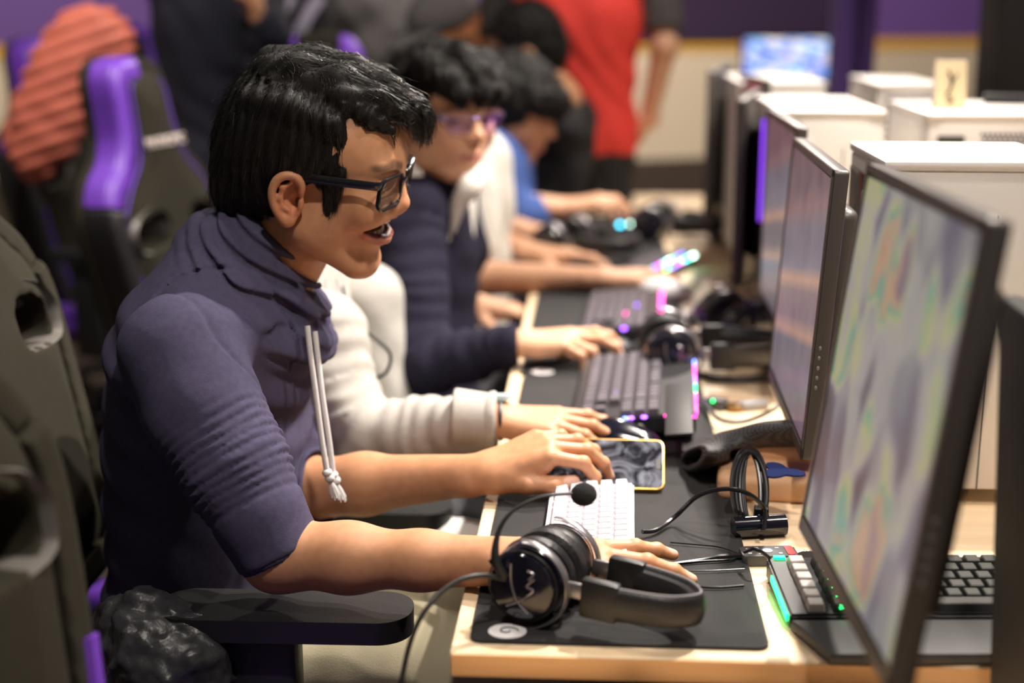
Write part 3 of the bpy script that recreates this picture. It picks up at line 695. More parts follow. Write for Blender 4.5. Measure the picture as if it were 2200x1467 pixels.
# ---------------------------------------------------------------- person in front: navy hoodie, glasses, laughing
navy = mat('navy_sweatshirt_knit', s2l((74, 70, 94)), .92, bump=.40, bscale=1500, var=.26, vscale=140, spec=.15)
navy_d = mat('navy_rib_knit', s2l((68, 65, 90)), .92, bump=.6, bscale=900, var=.15, vscale=200, spec=.15)
khaki = mat('khaki_trouser_cloth', s2l((166, 158, 132)), .85, bump=.35, bscale=900, var=.08, vscale=30)
cordm = mat('white_cotton_cord', s2l((226, 222, 222)), .8, bump=.8, bscale=1200)
def A3(v): return np.array(v, float)
P1 = thing('person', 'laughing person in a navy hoodie and black glasses, leaning over the phone', 'person', (-.45, 1.72, .45))
ear = PW(648, 440, 1.655)
H1 = Frame(ear, yaw=-8, pitch=13, roll=8, sc=1.04, ear=-1, fx=.875, bx=1.0)
MO = 1.0
Sh = head_sdf(mouth=MO, smile=1.0, neck=((-.014, 0, -.02), (-.062, .004, -.136)), neckr=(.054, .060))
v, f = Sh.mesh(.0014); hc = head_cols(v, SKIN, MO, stubble=.45)
parts = [(H1.w(v), f, hc)]
# near (right) arm and hand
S = SDF(); el = A3(PW(618, 1200, 1.455)); wr = A3(PZ(1108, 1222, .764)) + A3((0, .020, 0))
el = el + 0; m1 = el * .72 + wr * .28 + A3((0, 0, .002)); m2 = el * .4 + wr * .6
S.chain([A3(PW(440, 870, 1.50)), el + A3((-.01, 0, .005)), m1, m2, wr], [.045, .039, .036, .0295, .0250], k=.02)
nl1, tp1 = hand(S, wr, (1, .10, .0), (0.0, -.05, 1), True, dict(index=(.10, .16, .14), middle=(.14, .20, .14), ring=(.18, .26, .2), pinky=(.2, .3, .2)), dict(index=.24, middle=-.06, ring=-.26, pinky=-.42), sc=1.0, thumb=((.6, .75, -.1), (.85, .5, -.2), (.95, .3, -.2)))
va, fa = S.mesh(.0019)
def armcols(v, nails, tips, base=SKIN):
    c = np.tile(base, (len(v), 1)).astype(float)
    for t in tips.values():
        m = smoothmask(np.linalg.norm(v - t, axis=1), .006, .024)[:, None] * .3; c = c * (1 - m) + base * (1.12, .78, .72) * m
    for p, up, d, r in nails:
        q = v - p; a = q @ d; b_ = q @ np.cross(up, d); h = q @ up
        m = (np.clip(1.25 - np.sqrt((a / (r * 1.15)) ** 2 + (b_ / (r * .85)) ** 2), 0, .25) * 4 * (h > -r * .7))[:, None] * .75; c = c * (1 - m) + A3((.74, .47, .38)) * m
    return c
parts.append((va, fa, armcols(va, nl1, tp1)))
# far (left) arm and hand hovering over the phone
S = SDF(); el2 = A3(PW(640, 1052, 1.78)); wr2 = A3(PZ(1035, 1018, .760)); m2_ = el2 * .62 + wr2 * .38
S.chain([A3(PW(540, 850, 1.90)), el2, m2_, wr2], [.044, .042, .038, .0250], k=.02)
nl2, tp2 = hand(S, wr2, (.9, .10, .40), (-.38, -.28, .88), False, dict(index=(.62, .75, .45), middle=(.55, .6, .4), ring=(.5, .55, .4), pinky=(.5, .6, .4)), dict(index=.10, middle=.02, ring=-.08, pinky=-.2), sc=1.0, thumb=((.78, .55, -.25), (.93, .1, -.42), (.95, -.1, -.35)))
va, fa = S.mesh(.0019); parts.append((va, fa, armcols(va, nl2, tp2)))
parts.append(core(PW(440, 870, 1.50), PW(540, 850, 1.90), H1.w((-.062, .004, -.136))))
V, Fq, Cc = merge(parts)
npobj('body', V, Fq, skin_m, P1, Cc)
# eyes, teeth, tongue
eyew = mat('eye_white', (.75, .70, .66), .2); iris = mat('dark_iris', (.02, .012, .008), .1, spec=.8); toothm = mat('tooth_enamel', s2l((246, 232, 208)), .4, spec=.6)
def ball(name, fr, c, r, m, par):
    b = B(); b.sph(fr.w(c) - A3(par.location), r * fr.sc, n=20); return b.obj(name, m, par)
for s_ in (-1, 1):
    e = ball('eye', H1, (.0795, s_ * .033, .0345), .0118, eyew, P1); ball('iris', H1, (.0868, s_ * .033, .0345), .0062, iris, e).parent = P1
def teeth(fr, par, zu=-.0165, zl=-.0350, low=True):
    b = B()
    for k in range(-6, 7):
        a = k * .26; x = .060 + .034 * math.cos(a); y = .0355 * math.sin(a); zu = -.0150 - .002 * math.cos(a)
        p = fr.w((x, y, zu)) - A3(par.location); w = (.0044, .0040, .0036, .0034, .0032, .0032, .0032)[abs(k)]
        b.box(p, (.004, w * 1.75, .0100 - .0004 * abs(k)), (0, 0, a), bev=.0014, seg=2)
    b.obj('upper_teeth', toothm, par)
    if low:
        b = B()
        for k in range(-4, 5):
            a = k * .27; x = .058 + .029 * math.cos(a); y = .0290 * math.sin(a)
            b.box(fr.w((x, y, zl)) - A3(par.location), (.0035, .0050, .0064), (0, 0, a), bev=.0012, seg=2)
        b.obj('lower_teeth', toothm, par)
        B().sph(fr.w((.062, 0, -.0330)) - A3(par.location), (.018, .015, .005)).obj('tongue', mat('tongue', (.32, .10, .09), .3), par)
teeth(H1, P1)
# ---- hair
Hs = SDF()
Hs.ell((-.030, .002, .060), (.104, .0900, .093)).ell((-.062, 0, .03), (.076, .081, .085), k=.02).ell((-.092, 0, -.018), (.040, .062, .060), k=.025)
Hs.box((.046 + .0974 + .027, 0, .088 + .0225 - .117), (.10, .2, .12), rot=(0, R(-13), 0), r=.006, op='s', k=.008)                                     # the face stays free
for y in (-1, 1):
    Hs.box((-.004, y * .1, -.038), (.032, .05, .064), r=.012, op='s', k=.006)                       # round the ear
Hs.half((-.06, 0, -.052), (.05, 0, -1), k=.01)
for y in (-1, 1):
    Hs.cone((.034, y * .0665, .04), (.031, y * .0665, -.002), .015, .006, k=.01, sq=((0, 1, 0), .4))       # sideburn
Hs.chain([(-.085, -.022, .130), (-.04, -.032, .140), (.01, -.034, .139), (.06, -.028, .126), (.095, -.010, .112)], [.012, .016, .018, .014, .008], k=.012)
Hs.chain([(-.09, .01, .130), (-.04, .01, .138), (.01, .01, .138), (.065, .012, .127), (.100, .018, .115), (.114, .024, .103), (.112, .028, .088)], [.018, .020, .020, .017, .013, .009, .004], k=.012)
Hs.chain([(-.03, .045, .126), (.03, .048, .120), (.080, .045, .105), (.100, .045, .088)], [.02, .022, .014, .006], k=.012)
Hs.chain([(-.08, -.047, .118), (-.03, -.055, .121), (.02, -.054, .116)], [.002, .002, .001], op='s', k=.008)
Hs.chain([(-.085, -.060, .100), (-.03, -.069, .105), (.02, -.066, .097), (.035, -.064, .085)], [.010, .013, .012, .006], k=.012)
Hs.chain([(-.02, -.044, .130), (.025, -.046, .122), (.060, -.040, .108), (.085, -.030, .098)], [.012, .015, .012, .006], k=.010)                       # the parting
def hdisp(p): return -.0012 * np.sin(p[:, 0] * 420 + 3 * fnoise(p, 40)) * (p[:, 2] < .125) - .0014 * np.sin(p[:, 1] * 380 - p[:, 0] * 140 + 2 * fnoise(p, 30)) * (p[:, 2] >= .125)
hv, hf = Hs.mesh(.002, hdisp)
hair1 = npobj('hair', H1.w(hv), hf, hair_c, P1)
def pick(hv, n, rng, mask=None):
    q = hv[mask(hv)] if mask is not None else hv; return q[rng.integers(0, len(q), n)] + rng.normal(0, .0012, (n, 3))
def flow1(p):
    x, y, z = p[:, 0], p[:, 1], p[:, 2]; side = (y < -.045 - .10 * np.clip(.02 + x * 0, 0, 1) * 0) | (z < .055)
    t = smoothmask(y, -.058, -.046)[:, None]                                  # 1 below the parting on the near side
    down = np.stack([.10 + x * 1.6, y * 0 - .15, -np.ones_like(x)], 1)
    over = np.stack([.85 + 0 * x, .30 + 0 * y, -.15 - 6 * np.clip(x - .06, 0, .05)], 1)
    back = smoothmask(-x, .035, .075)[:, None] * 0 + smoothmask(x, -.085, -.045)[:, None]
    f = over * (1 - t) + down * t; dn = np.stack([x * 2.0 + .05, y * 1.0, -np.ones_like(x)], 1); f = f * (1 - back) + dn * back
    low = smoothmask(z, .04, .08)[:, None]; return f * (1 - low) + dn * low
rng = np.random.default_rng(5)
r1 = pick(hv, 17000, rng, lambda q: q[:, 2] > -.045)
a = hair_strands(r1, flow1, Hs, n=9, step=.0058, r=.00048, lift=.00030, jit=.07, inset=.0016, rng=rng)
r2 = pick(hv, 500, rng, lambda q: (q[:, 2] > .11) | (q[:, 0] < -.08))
b_ = hair_strands(r2, flow1, Hs, n=10, step=.0055, r=.0003, lift=.0009, jit=.22, inset=.001, grav=.25, rng=rng)
r3 = pick(hv, 500, rng, lambda q: (q[:, 0] > .085) & (q[:, 2] > .07))
c_ = hair_strands(r3, lambda p: np.stack([.35 - 6 * np.clip(p[:, 0] - .1, 0, 1), .35 + 0 * p[:, 1], -.9 + 0 * p[:, 1]], 1), Hs, n=10, step=.0045, r=.0005, lift=.001, jit=.22, inset=.001, grav=.2, rng=rng, hug=.35)
r4 = pick(hv, 420, rng, lambda q: (q[:, 0] > .030) & (q[:, 0] < .055) & (q[:, 2] > .015) & (q[:, 2] < .10) & (q[:, 1] < -.03))
d_ = hair_strands(r4, lambda p: np.stack([.25 + 0 * p[:, 0], 0 * p[:, 1], -1 + 0 * p[:, 1]], 1), Hs, n=9, step=.005, r=.0004, lift=.0004, jit=.16, inset=.001, grav=.2, rng=rng, hug=.5)
V, Fq, _ = merge([a, b_, c_, d_]); npobj('hair_strands', H1.w(V), Fq, hair_m, hair1).location = (0, 0, 0)
hair1.children[0].data.transform(Matrix.Translation(-P1.location))
# ---- hoodie
Sg = SDF(); sh1 = A3(PW(388, 762, 1.545)); sh2 = A3((sh1[0] + .01, 1.925, sh1[2]))
Sg.ell((-.50, 1.74, .54), (.145, .195, .15)).ell((-.50, 1.74, .68), (.128, .180, .16), k=.05).ell((-.498, 1.74, .82), (.122, .18, .15), k=.05).ell((-.475, 1.745, .915), (.112, .185, .10), k=.05)
for y in (1.64, 1.85): Sg.cone((-.465, y + (.05 if y < 1.7 else -.05), 1.01), (-.495, y, .93), .060, .080, k=.05)
Sg.cone(sh1 + A3((.01, .03, .0)), sh2 - A3((0, .02, 0)), .062, .062, k=.05)
Sg.cone((-.445, 1.745, .96), (-.420, 1.745, 1.035), .088, .062, k=.05)
arm1 = [sh1, A3(PW(440, 880, 1.51)), A3(PW(505, 1005, 1.48)), A3(PW(556, 1105, 1.46)), A3(PW(612, 1210, 1.452))]
Sg.chain(arm1, [.071, .066, .058, .051, .049], k=.009)
arm2 = [sh2, A3(PW(545, 880, 1.90)), el2 + A3((-.006, 0, .006)), el2 * .80 + wr2 * .20 + A3((0, 0, .004))]
Sg.chain(arm2, [.068, .063, .063, .057], k=.018)
Sg.half(A3(PW(598, 1192, 1.52)), (.62, 0, -.78), k=.004) if False else None
cutn = nrm(arm1[4] - arm1[3]); cut1 = arm1[3] * .18 + arm1[4] * .82
Sg.add('x', cut1 - .09 + cutn * .0, cut1 + .09 + cutn * .03, lambda P: np.maximum(-((P - cut1) @ cutn), np.linalg.norm(P - cut1, axis=-1) - .085), 's', .004)
cutn2 = nrm(wr2 - el2); cut2 = el2 * .88 + wr2 * .12
Sg.add('x', cut2 - .09, cut2 + .09, lambda P: np.maximum(-((P - cut2) @ cutn2), np.linalg.norm(P - cut2, axis=-1) - .085), 's', .004)
def ring(S, c, axu, axv, ru, rv, r, n=22, wob=0, ph=0, fl=None):
    pts = [A3(c) + A3(axu) * ru * math.cos(a) + A3(axv) * rv * math.sin(a) + A3((0, 0, wob)) * math.sin(3 * a + ph) for a in np.linspace(0, 2 * math.pi, n + 1)]
    rr = [r * (1 + .18 * math.sin(2 * a + ph)) for a in np.linspace(0, 2 * math.pi, n + 1)]; S.chain(pts, rr, k=.007, sq=fl)
axu = nrm((.069, 0, -.056)); axv = A3((0, 1, 0))
ring(Sg, (-.432, 1.745, 1.012), axu, axv, .082, .083, .013, wob=.002)
ring(Sg, (-.430, 1.745, .998), axu, axv, .088, .089, .015, wob=.002)
ring(Sg, (-.426, 1.745, 1.004), nrm((.069, 0, -.062)), axv, .093, .094, .016, wob=.004, ph=1.2)
ring(Sg, (-.430, 1.745, .980), nrm((.069, 0, -.060)), axv, .104, .110, .019, wob=.005, ph=2.6)
Sg.chain([A3(PW(636, 640, 1.68)), A3(PW(650, 680, 1.69)), A3(PW(628, 715, 1.69))], [.012, .016, .012], k=.012)
Sg.chain([A3(PW(655, 640, 1.75)), A3(PW(664, 690, 1.75))], [.011, .013], k=.012)
# hollow for the neck
Sg.cone(H1.w((.010, 0, .012)), H1.w((-.066, .004, -.145)), .058, .063, op='s', k=.010)
Sg.ell(A3(PW(640, 556, 1.662)), (.026, .022, .020), op='s', k=.012)
aseg = [(arm1[i], arm1[i + 1]) for i in range(4)]
def tarm(p, pts):
    best = np.full(len(p), 9.0); T = np.zeros(len(p)); acc = 0
    for a, b in zip(pts[:-1], pts[1:]):
        ab = b - a; L = np.linalg.norm(ab); t = np.clip((p - a) @ ab / (L * L), 0, 1); d = np.linalg.norm(p - a - t[:, None] * ab, axis=1)
        m = d < best; best = np.where(m, d, best); T = np.where(m, acc + t * L, T); acc += L
    return T, best, acc
def clothdisp(p):
    o = .0012 * fnoise(p, 26) + .0006 * fnoise(p, 60, 3)
    for pts in (arm1, arm2):
        T, d, L = tarm(p, pts); w = (d < .085) * smoothmask(-T, -L * .84, -L * .74) * smoothmask(-T, -10, 10) * 0 + (d < .085) * smoothmask(T, L * .68, L * .73) * (1 - smoothmask(T, L * .30, L * .42))
        ph = T * 2 * np.pi / .0105 + 3.4 * fnoise(p, 17, 5) + (p[:, 0] * 26 if pts is arm1 else 0)
        o += w * (-.0066 * np.abs(np.sin(ph * .5)) ** .6 + .0012 * np.sin(ph * .8 + 4 * fnoise(p, 30)) + .003) * (.75 + .35 * fnoise(p, 18, 7))
        cu = (d < .085) * smoothmask(-T, -L, -L * .84); o += (np.abs(T - L * .735) < .003) * (d < .085) * .0016
    # soft folds falling from the armpit and across the body
    bw = (1 - smoothmask(tarm(p, arm1)[1], .06, .09)) * smoothmask(p[:, 2], .97, 1.02)
    o += bw * .0050 * np.sin((p[:, 0] * .55 + p[:, 2] * .9) * 95 + 2.6 * fnoise(p, 9)) * (.5 + .5 * fnoise(p, 7, 2))
    # shoulder seam
    sd = np.abs(np.linalg.norm(p - (sh1 + A3((.035, .05, -.005))), axis=1) - .096); o += (p[:, 1] < 1.72) * (p[:, 2] > .9) * np.exp(-(sd / .0024) ** 2) * .0032
    # creases of the cowl
    o += .0032 * np.sin((p[:, 0] * .9 + p[:, 2]) * 240 + 2.5 * fnoise(p, 16)) * smoothmask(np.linalg.norm(p - A3((-.40, 1.70, 1.0)), axis=1), .10, .13)
    return o
gv, gf = Sg.mesh(.0030, clothdisp)
hood = npobj('hoodie', gv, gf, navy, P1)
# rib cuff ends
for (c0, n0, r0) in ((cut1, cutn, .0455), (cut2, cutn2, .053)):
    Sc = SDF(); Sc.cone(c0 - n0 * .052, c0 + n0 * .002, r0 + .0035, r0 + .001); Sc.half(c0 - n0 * .050, -n0, k=.004); Sc.half(c0 + n0 * .004, n0, k=.004); Sc.cone(c0 - n0 * .01, c0 + n0 * .04, r0 - .0045, r0 - .0045, op='s', k=.002)
    ax1 = nrm(np.cross(n0, (0, 0, 1))); ax2 = np.cross(n0, ax1)
    cv, cf = Sc.mesh(.0019, lambda p: .00035 * np.sin(np.arctan2((p - c0) @ ax1, (p - c0) @ ax2) * 90) + .0016 * fnoise(p, 30, 2))
    o = npobj('cuff', cv, cf, navy_d, P1); o.parent = hood
# drawstrings with knotted ends
def pl(px, py, Y): return PW(px, py, Y) - P1.location
for (pts, kx) in ((((660, 700, 1.655), (668, 770, 1.645), (680, 860, 1.64), (692, 950, 1.635), (703, 1015, 1.632)), 1), (((676, 712, 1.675), (684, 780, 1.665), (694, 860, 1.655), (706, 940, 1.65), (716, 1020, 1.648)), 2)):
    q = [pl(*p) for p in pts]; o = B().tube(q, .0036, 10, 6).obj('drawstring', cordm, hood)
    e = q[-1]; b = B(); b.sph(e, (.0065, .0065, .0055), n=14).sph(e + Vector((.003, 0, -.007)), (.0062, .006, .006), n=14)
    for k in range(14):
        a = k * 2.4; b.tube([e + Vector((.003, 0, -.009)), e + Vector((.006 + .004 * math.cos(a), .003 * math.sin(a), -.018)), e + Vector((.009 + .006 * math.cos(a), .005 * math.sin(a), -.028 - .003 * (k % 3)))], .0009, 5, 2)
    b.obj('tassel_knot', cordm, o)
# ---- trousers and shoes
St = SDF()
for (y, z, kx, d) in ((1.64, .515, -.02, 0), (1.85, .475, -.03, 0)):
    St.chain([(-.47, y, .50), (-.25, y, z), (kx, y, z - .02), (kx + .02, y, .12)], [.10, .080, .065, .045], k=.04)
    St.ell((kx + .07, y, .06), (.12, .045, .045), k=.02)
St.ell((-.49, 1.745, .47), (.13, .18, .10), k=.05)
tv, tf = St.mesh(.005, lambda p: .0028 * np.sin(p[:, 0] * 70 + 3 * fnoise(p, 8)) * (.5 + .5 * fnoise(p, 11, 4)) + .001 * fnoise(p, 40))
npobj('trousers', tv, tf, khaki, P1)
# ---- glasses
fram = mat('black_acetate', (.008, .008, .010), .22, spec=.6, coat=.4); lensm = bpy.data.materials.new('clear_lens'); lensm.use_nodes = True
def mk_lens(m, tint):
    nt = m.node_tree; nt.nodes.clear(); o = nt.nodes.new('ShaderNodeOutputMaterial'); t = nt.nodes.new('ShaderNodeBsdfTransparent'); g = nt.nodes.new('ShaderNodeBsdfGlossy')
    t.inputs[0].default_value = tint; g.inputs['Roughness'].default_value = .03; x = nt.nodes.new('ShaderNodeMixShader'); x.inputs[0].default_value = .09
    nt.links.new(t.outputs[0], x.inputs[1]); nt.links.new(g.outputs[0], x.inputs[2]); nt.links.new(x.outputs[0], o.inputs[0])
mk_lens(lensm, (.9, .92, .95, 1))
def glasses(fr, par, m=fram, lens=lensm, name='glasses', thick=.0017, w=.053, h=.038, x=.1055, z=.027, wide=.0032):
    t = thing.__globals__['bpy'].data.objects.new(name, None); COL.objects.link(t); t.parent = par; t.location = (0, 0, 0)
    L0 = A3(par.location); q = lambda p: Vector(fr.w(p) - L0)
    for s_ in (-1, 1):
        ctr = s_ * (w / 2 + .008); pts = [(x - .010 * ((abs(ctr + u) - .01) / .05) ** 2, ctr + u, z + v_) for u, v_ in rrect(w, h, .011, 5)]
        pts = pts + pts[:1]
        B().tube([q(p) for p in pts], .002, 8, 1, flat=(wide * fr.sc, thick * fr.sc, tuple(fr.d((1, 0, 0)))), caps=False).obj('rim', m, t)
        b = B(); vs = [b.b.verts.new(q((p[0] - .0003, p[1], p[2]))) for p in pts[:-1]]; vs2 = [b.b.verts.new(q((p[0] - .0018, p[1], p[2]))) for p in pts[:-1]]
        b.b.faces.new(vs); b.b.faces.new(vs2[::-1]); n = len(vs)
        for i in range(n): b.b.faces.new((vs[i], vs[(i + 1) % n], vs2[(i + 1) % n], vs2[i]))
        b.obj('lens', lens, t, False)
        yo = s_ * (w + .0085)
        B().tube([q((x - .010, yo, z + h * .34)), q((x - .016, s_ * .0668, z + h * .34)), q((.05, s_ * .0735, z + .010)), (q((.0, s_ * .0790, z + .006))), q((-.018, s_ * .0790, z + .002)), q((-.032, s_ * .0785, z - .018))], .002, 8, 5, flat=(.0052 * fr.sc, .0016 * fr.sc, tuple(fr.d((0, 0, 1))))).obj('temple_arm', m, t)
    B().tube([q((x, -.010, z + .006)), q((x + .002, 0, z + .009)), q((x, .010, z + .006))], .0024 * fr.sc, 8, 4).obj('bridge', m, t)
    return t
glasses(H1, P1)
# ---------------------------------------------------------------- the other people
def simple_hair(fr, par, vol, name='hair', n=2600, seed=1, r=.0009, curl=0, flow=None, res=.0035, mask=None):
    hv, hf = vol.mesh(res, lambda p: .0022 * fnoise(p, 75, seed) + (.004 * fnoise(p, 110, seed + 2) if curl else 0))
    o = npobj(name, fr.w(hv), hf, hair_c, par); g = np.random.default_rng(seed)
    rr = pick(hv, n, g, mask)
    fl = flow or (lambda p: np.stack([p[:, 0] * 5 + .2, p[:, 1] * 4, -1 + 0 * p[:, 0] + .9 * (p[:, 2] > .13)], 1))
    V, F = hair_strands(rr, fl, vol, n=8, step=.0075, r=r, lift=.0009, jit=.25 + curl * .6, inset=.001, rng=g)
    s = npobj('hair_strands', fr.w(V), F, hair_soft, o); s.data.transform(Matrix.Translation(-par.location)); return o
def short_hair(front=.05, top=.10, fringe=.055, low=-.05, side=.012):
    S = SDF(); S.ell((-.018, 0, .070), (.103, .088, .092)).ell((-.045, 0, .02), (.075, .080, .080), k=.02)
    S.box((front + .1, 0, fringe - .2), (.1, .2, .2), r=.01, op='s', k=.012)
    for y in (-1, 1): S.box((.0, y * .1, -.06 + side), (.034, .05, .075), r=.01, op='s', k=.008)
    S.half((-.06, 0, low), (.3, 0, -1), k=.01); return S
def torso(S, hip, neck, wsh, depth=.115, wid=.17):
    """hip and neck base points; the body between them"""
    hip, neck = A3(hip), A3(neck)
    for t, a, b in ((0, 1.1, 1.05), (.35, 1.0, .95), (.68, 1.0, 1.0), (.88, .85, 1.0)):
        c = hip * (1 - t) + neck * t; S.ell(c, (depth * a, wid * b, .15 if t < .8 else .085), k=.05)
    S.cone(neck + A3((-.01, -wsh, -.055)), neck + A3((-.01, wsh, -.055)), .062, .062, k=.05)
    return S
def cutend(S, p, n, rad=.07):
    p = A3(p); n = nrm(n); S.add('x', p - rad, p + rad, lambda P: np.maximum(-((P - p) @ n), np.linalg.norm(P - p, axis=-1) - rad), 's', .004)
def folds(pts, a=.003, sc=9, per=.02):
    def f(p):
        o = a * .6 * fnoise(p, 24, 1) + a * np.sin((p[:, 0] + p[:, 2] * .8) * 60 + 3 * fnoise(p, sc)) * .6
        for q in pts:
            T, d, L = tarm(p, q); o += (d < .09) * a * .7 * np.sin(T * 6.28 / per + 3 * fnoise(p, 20, 2))
        return o
    return f
def upper(a, b, r0=.034, r1=.028):
    S = SDF(); S.cone(A3(a), A3(b), r0, r1); v, f = S.mesh(.005); return v, f, np.tile(SKIN, (len(v), 1))
def limb(path, rs, wr, d, n, right, curl=None, spread=None, thumb=None, res=.0026, sc=1.0, base=SKIN):
    S = SDF(); S.chain([A3(p) for p in path] + [A3(wr)], rs, k=.02)
    kw = {} if thumb is None else dict(thumb=thumb)
    nl, tp = hand(S, A3(wr), d, n, right, curl, spread, sc=sc, **kw); v, f = S.mesh(res); return v, f, armcols(v, nl, tp, base)
REST = dict(index=(.15, .3, .25), middle=(.2, .35, .25), ring=(.25, .4, .3), pinky=(.3, .45, .3))
MOUSEH = dict(index=(.05, .35, .45), middle=(.15, .45, .5), ring=(.5, .8, .6), pinky=(.6, .8, .6))
# ---- grey hoodie, second in the row (the head is behind the laughing person's)
greyc = mat('heather_grey_fleece', s2l((184, 181, 175)), .92, bump=.5, bscale=700, var=.14, vscale=60, spec=.15)
P2 = thing('person', 'person in a light grey hoodie reaching for the lit keyboard, face hidden', 'person', (-.45, 2.22, .45))
H2 = Frame((-.485, 2.25, 1.045), yaw=-5, pitch=8, sc=1.0)
v, f = head_sdf(mouth=0).mesh(.0024); hp = (H2.w(v), f, head_cols(v, SKIN, 0))
wr = A3(PZ(1062, 902, .778)); el = A3(PW(770, 945, 1.96))
ra = limb([el], [.030, .0235], wr, (1, -.03, -.02), (.05, -.15, 1), True, dict(index=(.12, .28, .2), middle=(.16, .32, .22), ring=(.22, .36, .25), pinky=(.25, .4, .3)), dict(index=.22, middle=.0, ring=-.2, pinky=-.4), ((.75, .6, -.2), (.95, .3, -.2), (1, .1, -.2)), sc=.97)
wl = A3(PW(985, 985, 2.35)); la = limb([A3(PW(840, 1010, 2.38))], [.036, .026], wl, (1, -.12, .0), (0, 0, 1), False, REST)
V, F, C_ = merge([hp, ra, la, core((-.54, 2.10, .87), (-.54, 2.35, .87), H2.w((-.05, 0, -.13))), upper((-.54, 2.10, .87), PW(690, 720, 2.04)), upper(PW(690, 720, 2.04), el), upper((-.54, 2.35, .87), (-.40, 2.42, .83)), upper((-.40, 2.42, .83), PW(840, 1010, 2.38))]); npobj('body', V, F, skin_m, P2, C_)
simple_hair(H2, P2, short_hair(), n=1200, seed=21)
S = SDF(); torso(S, (-.47, 2.22, .56), (-.525, 2.22, .955), .17, .105, .165)
s1, s2 = A3(PW(690, 720, 2.04)), A3((-.50, 2.39, .89))
q1 = [s1, A3(PW(720, 850, 2.0)), A3(PW(775, 930, 1.96)), A3(PW(900, 925, 1.93)), wr + A3((.005, 0, 0))]
q2 = [s2, (-.40, 2.42, .83), A3(PW(840, 1010, 2.38)), wl]
S.chain(q1, [.070, .062, .053, .044, .040], k=.02); S.chain([A3(p) for p in q2], [.066, .06, .05, .036], k=.02)
cutend(S, wr + A3((.002, 0, 0)), (1, 0, 0)); cutend(S, wl, (1, 0, 0))
S.ell((-.52, 2.22, .93), (.10, .11, .06), k=.03)
ring(S, (-.52, 2.215, .955), nrm((.07, 0, -.04)), A3((0, 1, 0)), .085, .088, .022, wob=.004); ring(S, (-.51, 2.215, .925), nrm((.07, 0, -.05)), A3((0, 1, 0)), .10, .11, .024, wob=.004, ph=1)
gv, gf = S.mesh(.0042, folds([[A3(p) for p in q1]], .0022, 9, .034)); h2 = npobj('hoodie', gv, gf, greyc, P2)
S = SDF(); S.cone(wr - A3((.055, 0, -.003)), wr + A3((.006, 0, 0)), .0405, .035); S.half(wr + A3((.004, 0, 0)), (1, 0, 0), k=.003); S.cone(wr, wr + A3((.03, 0, 0)), .030, .030, op='s', k=.002); S.half(wr - A3((.056, 0, 0)), (-1, 0, 0))
cv, cf = S.mesh(.0022); npobj('cuff', cv, cf, greyc, P2).parent = h2
B().tube([PW(735, 615, 2.09) - P2.location, PW(752, 680, 2.08) - P2.location, PW(800, 722, 2.07) - P2.location, PW(838, 760, 2.065) - P2.location, PW(830, 800, 2.06) - P2.location, PW(800, 818, 2.06) - P2.location, PW(806, 850, 2.0) - P2.location], .0028, 8).obj('headset_cord', black_pl, P2)
for dx in (0, 26): B().tube([PW(700 + dx, 600, 2.06) - P2.location, PW(712 + dx, 680, 2.05) - P2.location, PW(722 + dx, 740, 2.05) - P2.location], .003, 8).obj('drawstring', cordm, h2)
b = B(); b.tube([Vector(wr) - P2.location + Vector((.010, .030 * math.cos(a), .026 * math.sin(a))) for a in np.linspace(0, 6.283, 17)], .003, 6, 2, caps=False)
wt = b.obj('wristwatch_strap', black_pl, P2); B().cyl(Vector(wr) - P2.location + Vector((.010, .012, .026)), Vector(wr) - P2.location + Vector((.010, .013, .033)), .013).obj('watch_face', mat('pale_watch_face', (.6, .75, .8), .2), wt)
# ---- navy cardigan over white polo, glasses
P3 = thing('person', 'person with violet glinting glasses in a dark navy cardigan over a white polo', 'person', (-.32, 2.75, .45))
H3 = Frame(PW(872, 285, 2.60), yaw=-50, pitch=6, roll=0, sc=1.03, ear=-1)
SK3 = np.array((.66, .37, .23))
v, f = head_sdf(mouth=0, neck=((-.014, 0, -.02), (-.055, .01, -.14))).mesh(.0018); hp = (H3.w(v), f, head_cols(v, SK3, 0))
wr = A3(PZ(1112, 738, .772)); el = A3(PW(905, 800, 2.42))
ra = limb([A3(PW(1010, 765, 2.40))], [.026, .023], wr, (1, -.02, .10), (-.1, -.12, 1), True, MOUSEH, None, ((.7, .55, -.5), (.9, .15, -.5), (.95, -.1, -.4)), base=SK3)
wl = A3(PW(1020, 655, 2.92)); la = limb([A3(PW(930, 680, 2.95))], [.034, .025], wl, (.95, -.3, -.05), (0, 0, 1), False, REST, base=SK3)
V, F, C_ = merge([hp, ra, la, core(PW(880, 475, 2.57), (-.32, 2.95, .95), H3.w((-.055, .01, -.14))), upper(PW(880, 475, 2.57), PW(915, 785, 2.43)), upper(PW(915, 785, 2.43), PW(1010, 765, 2.40), .028, .026), upper((-.32, 2.95, .95), PW(930, 680, 2.95))]); npobj('body', V, F, skin_m, P3, C_)
for s_ in (-1, 1):
    e = ball('eye', H3, (.0795, s_ * .033, .0345), .0120, eyew, P3); ball('iris', H3, (.0866, s_ * .033, .0345), .0064, iris, P3)
S = short_hair(front=.055, fringe=.070, low=-.045); S.chain([(.03, -.055, .12), (.075, -.045, .105), (.100, -.035, .082), (.104, -.03, .066)], [.03, .026, .016, .006], k=.01); S.chain([(.04, 0, .135), (.085, 0, .115), (.108, 0, .088), (.110, .0, .070)], [.03, .026, .016, .006], k=.01); S.chain([(.03, .055, .12), (.075, .045, .105), (.100, .035, .084), (.104, .03, .070)], [.03, .026, .016, .006], k=.01)
simple_hair(H3, P3, S, n=3600, seed=31)
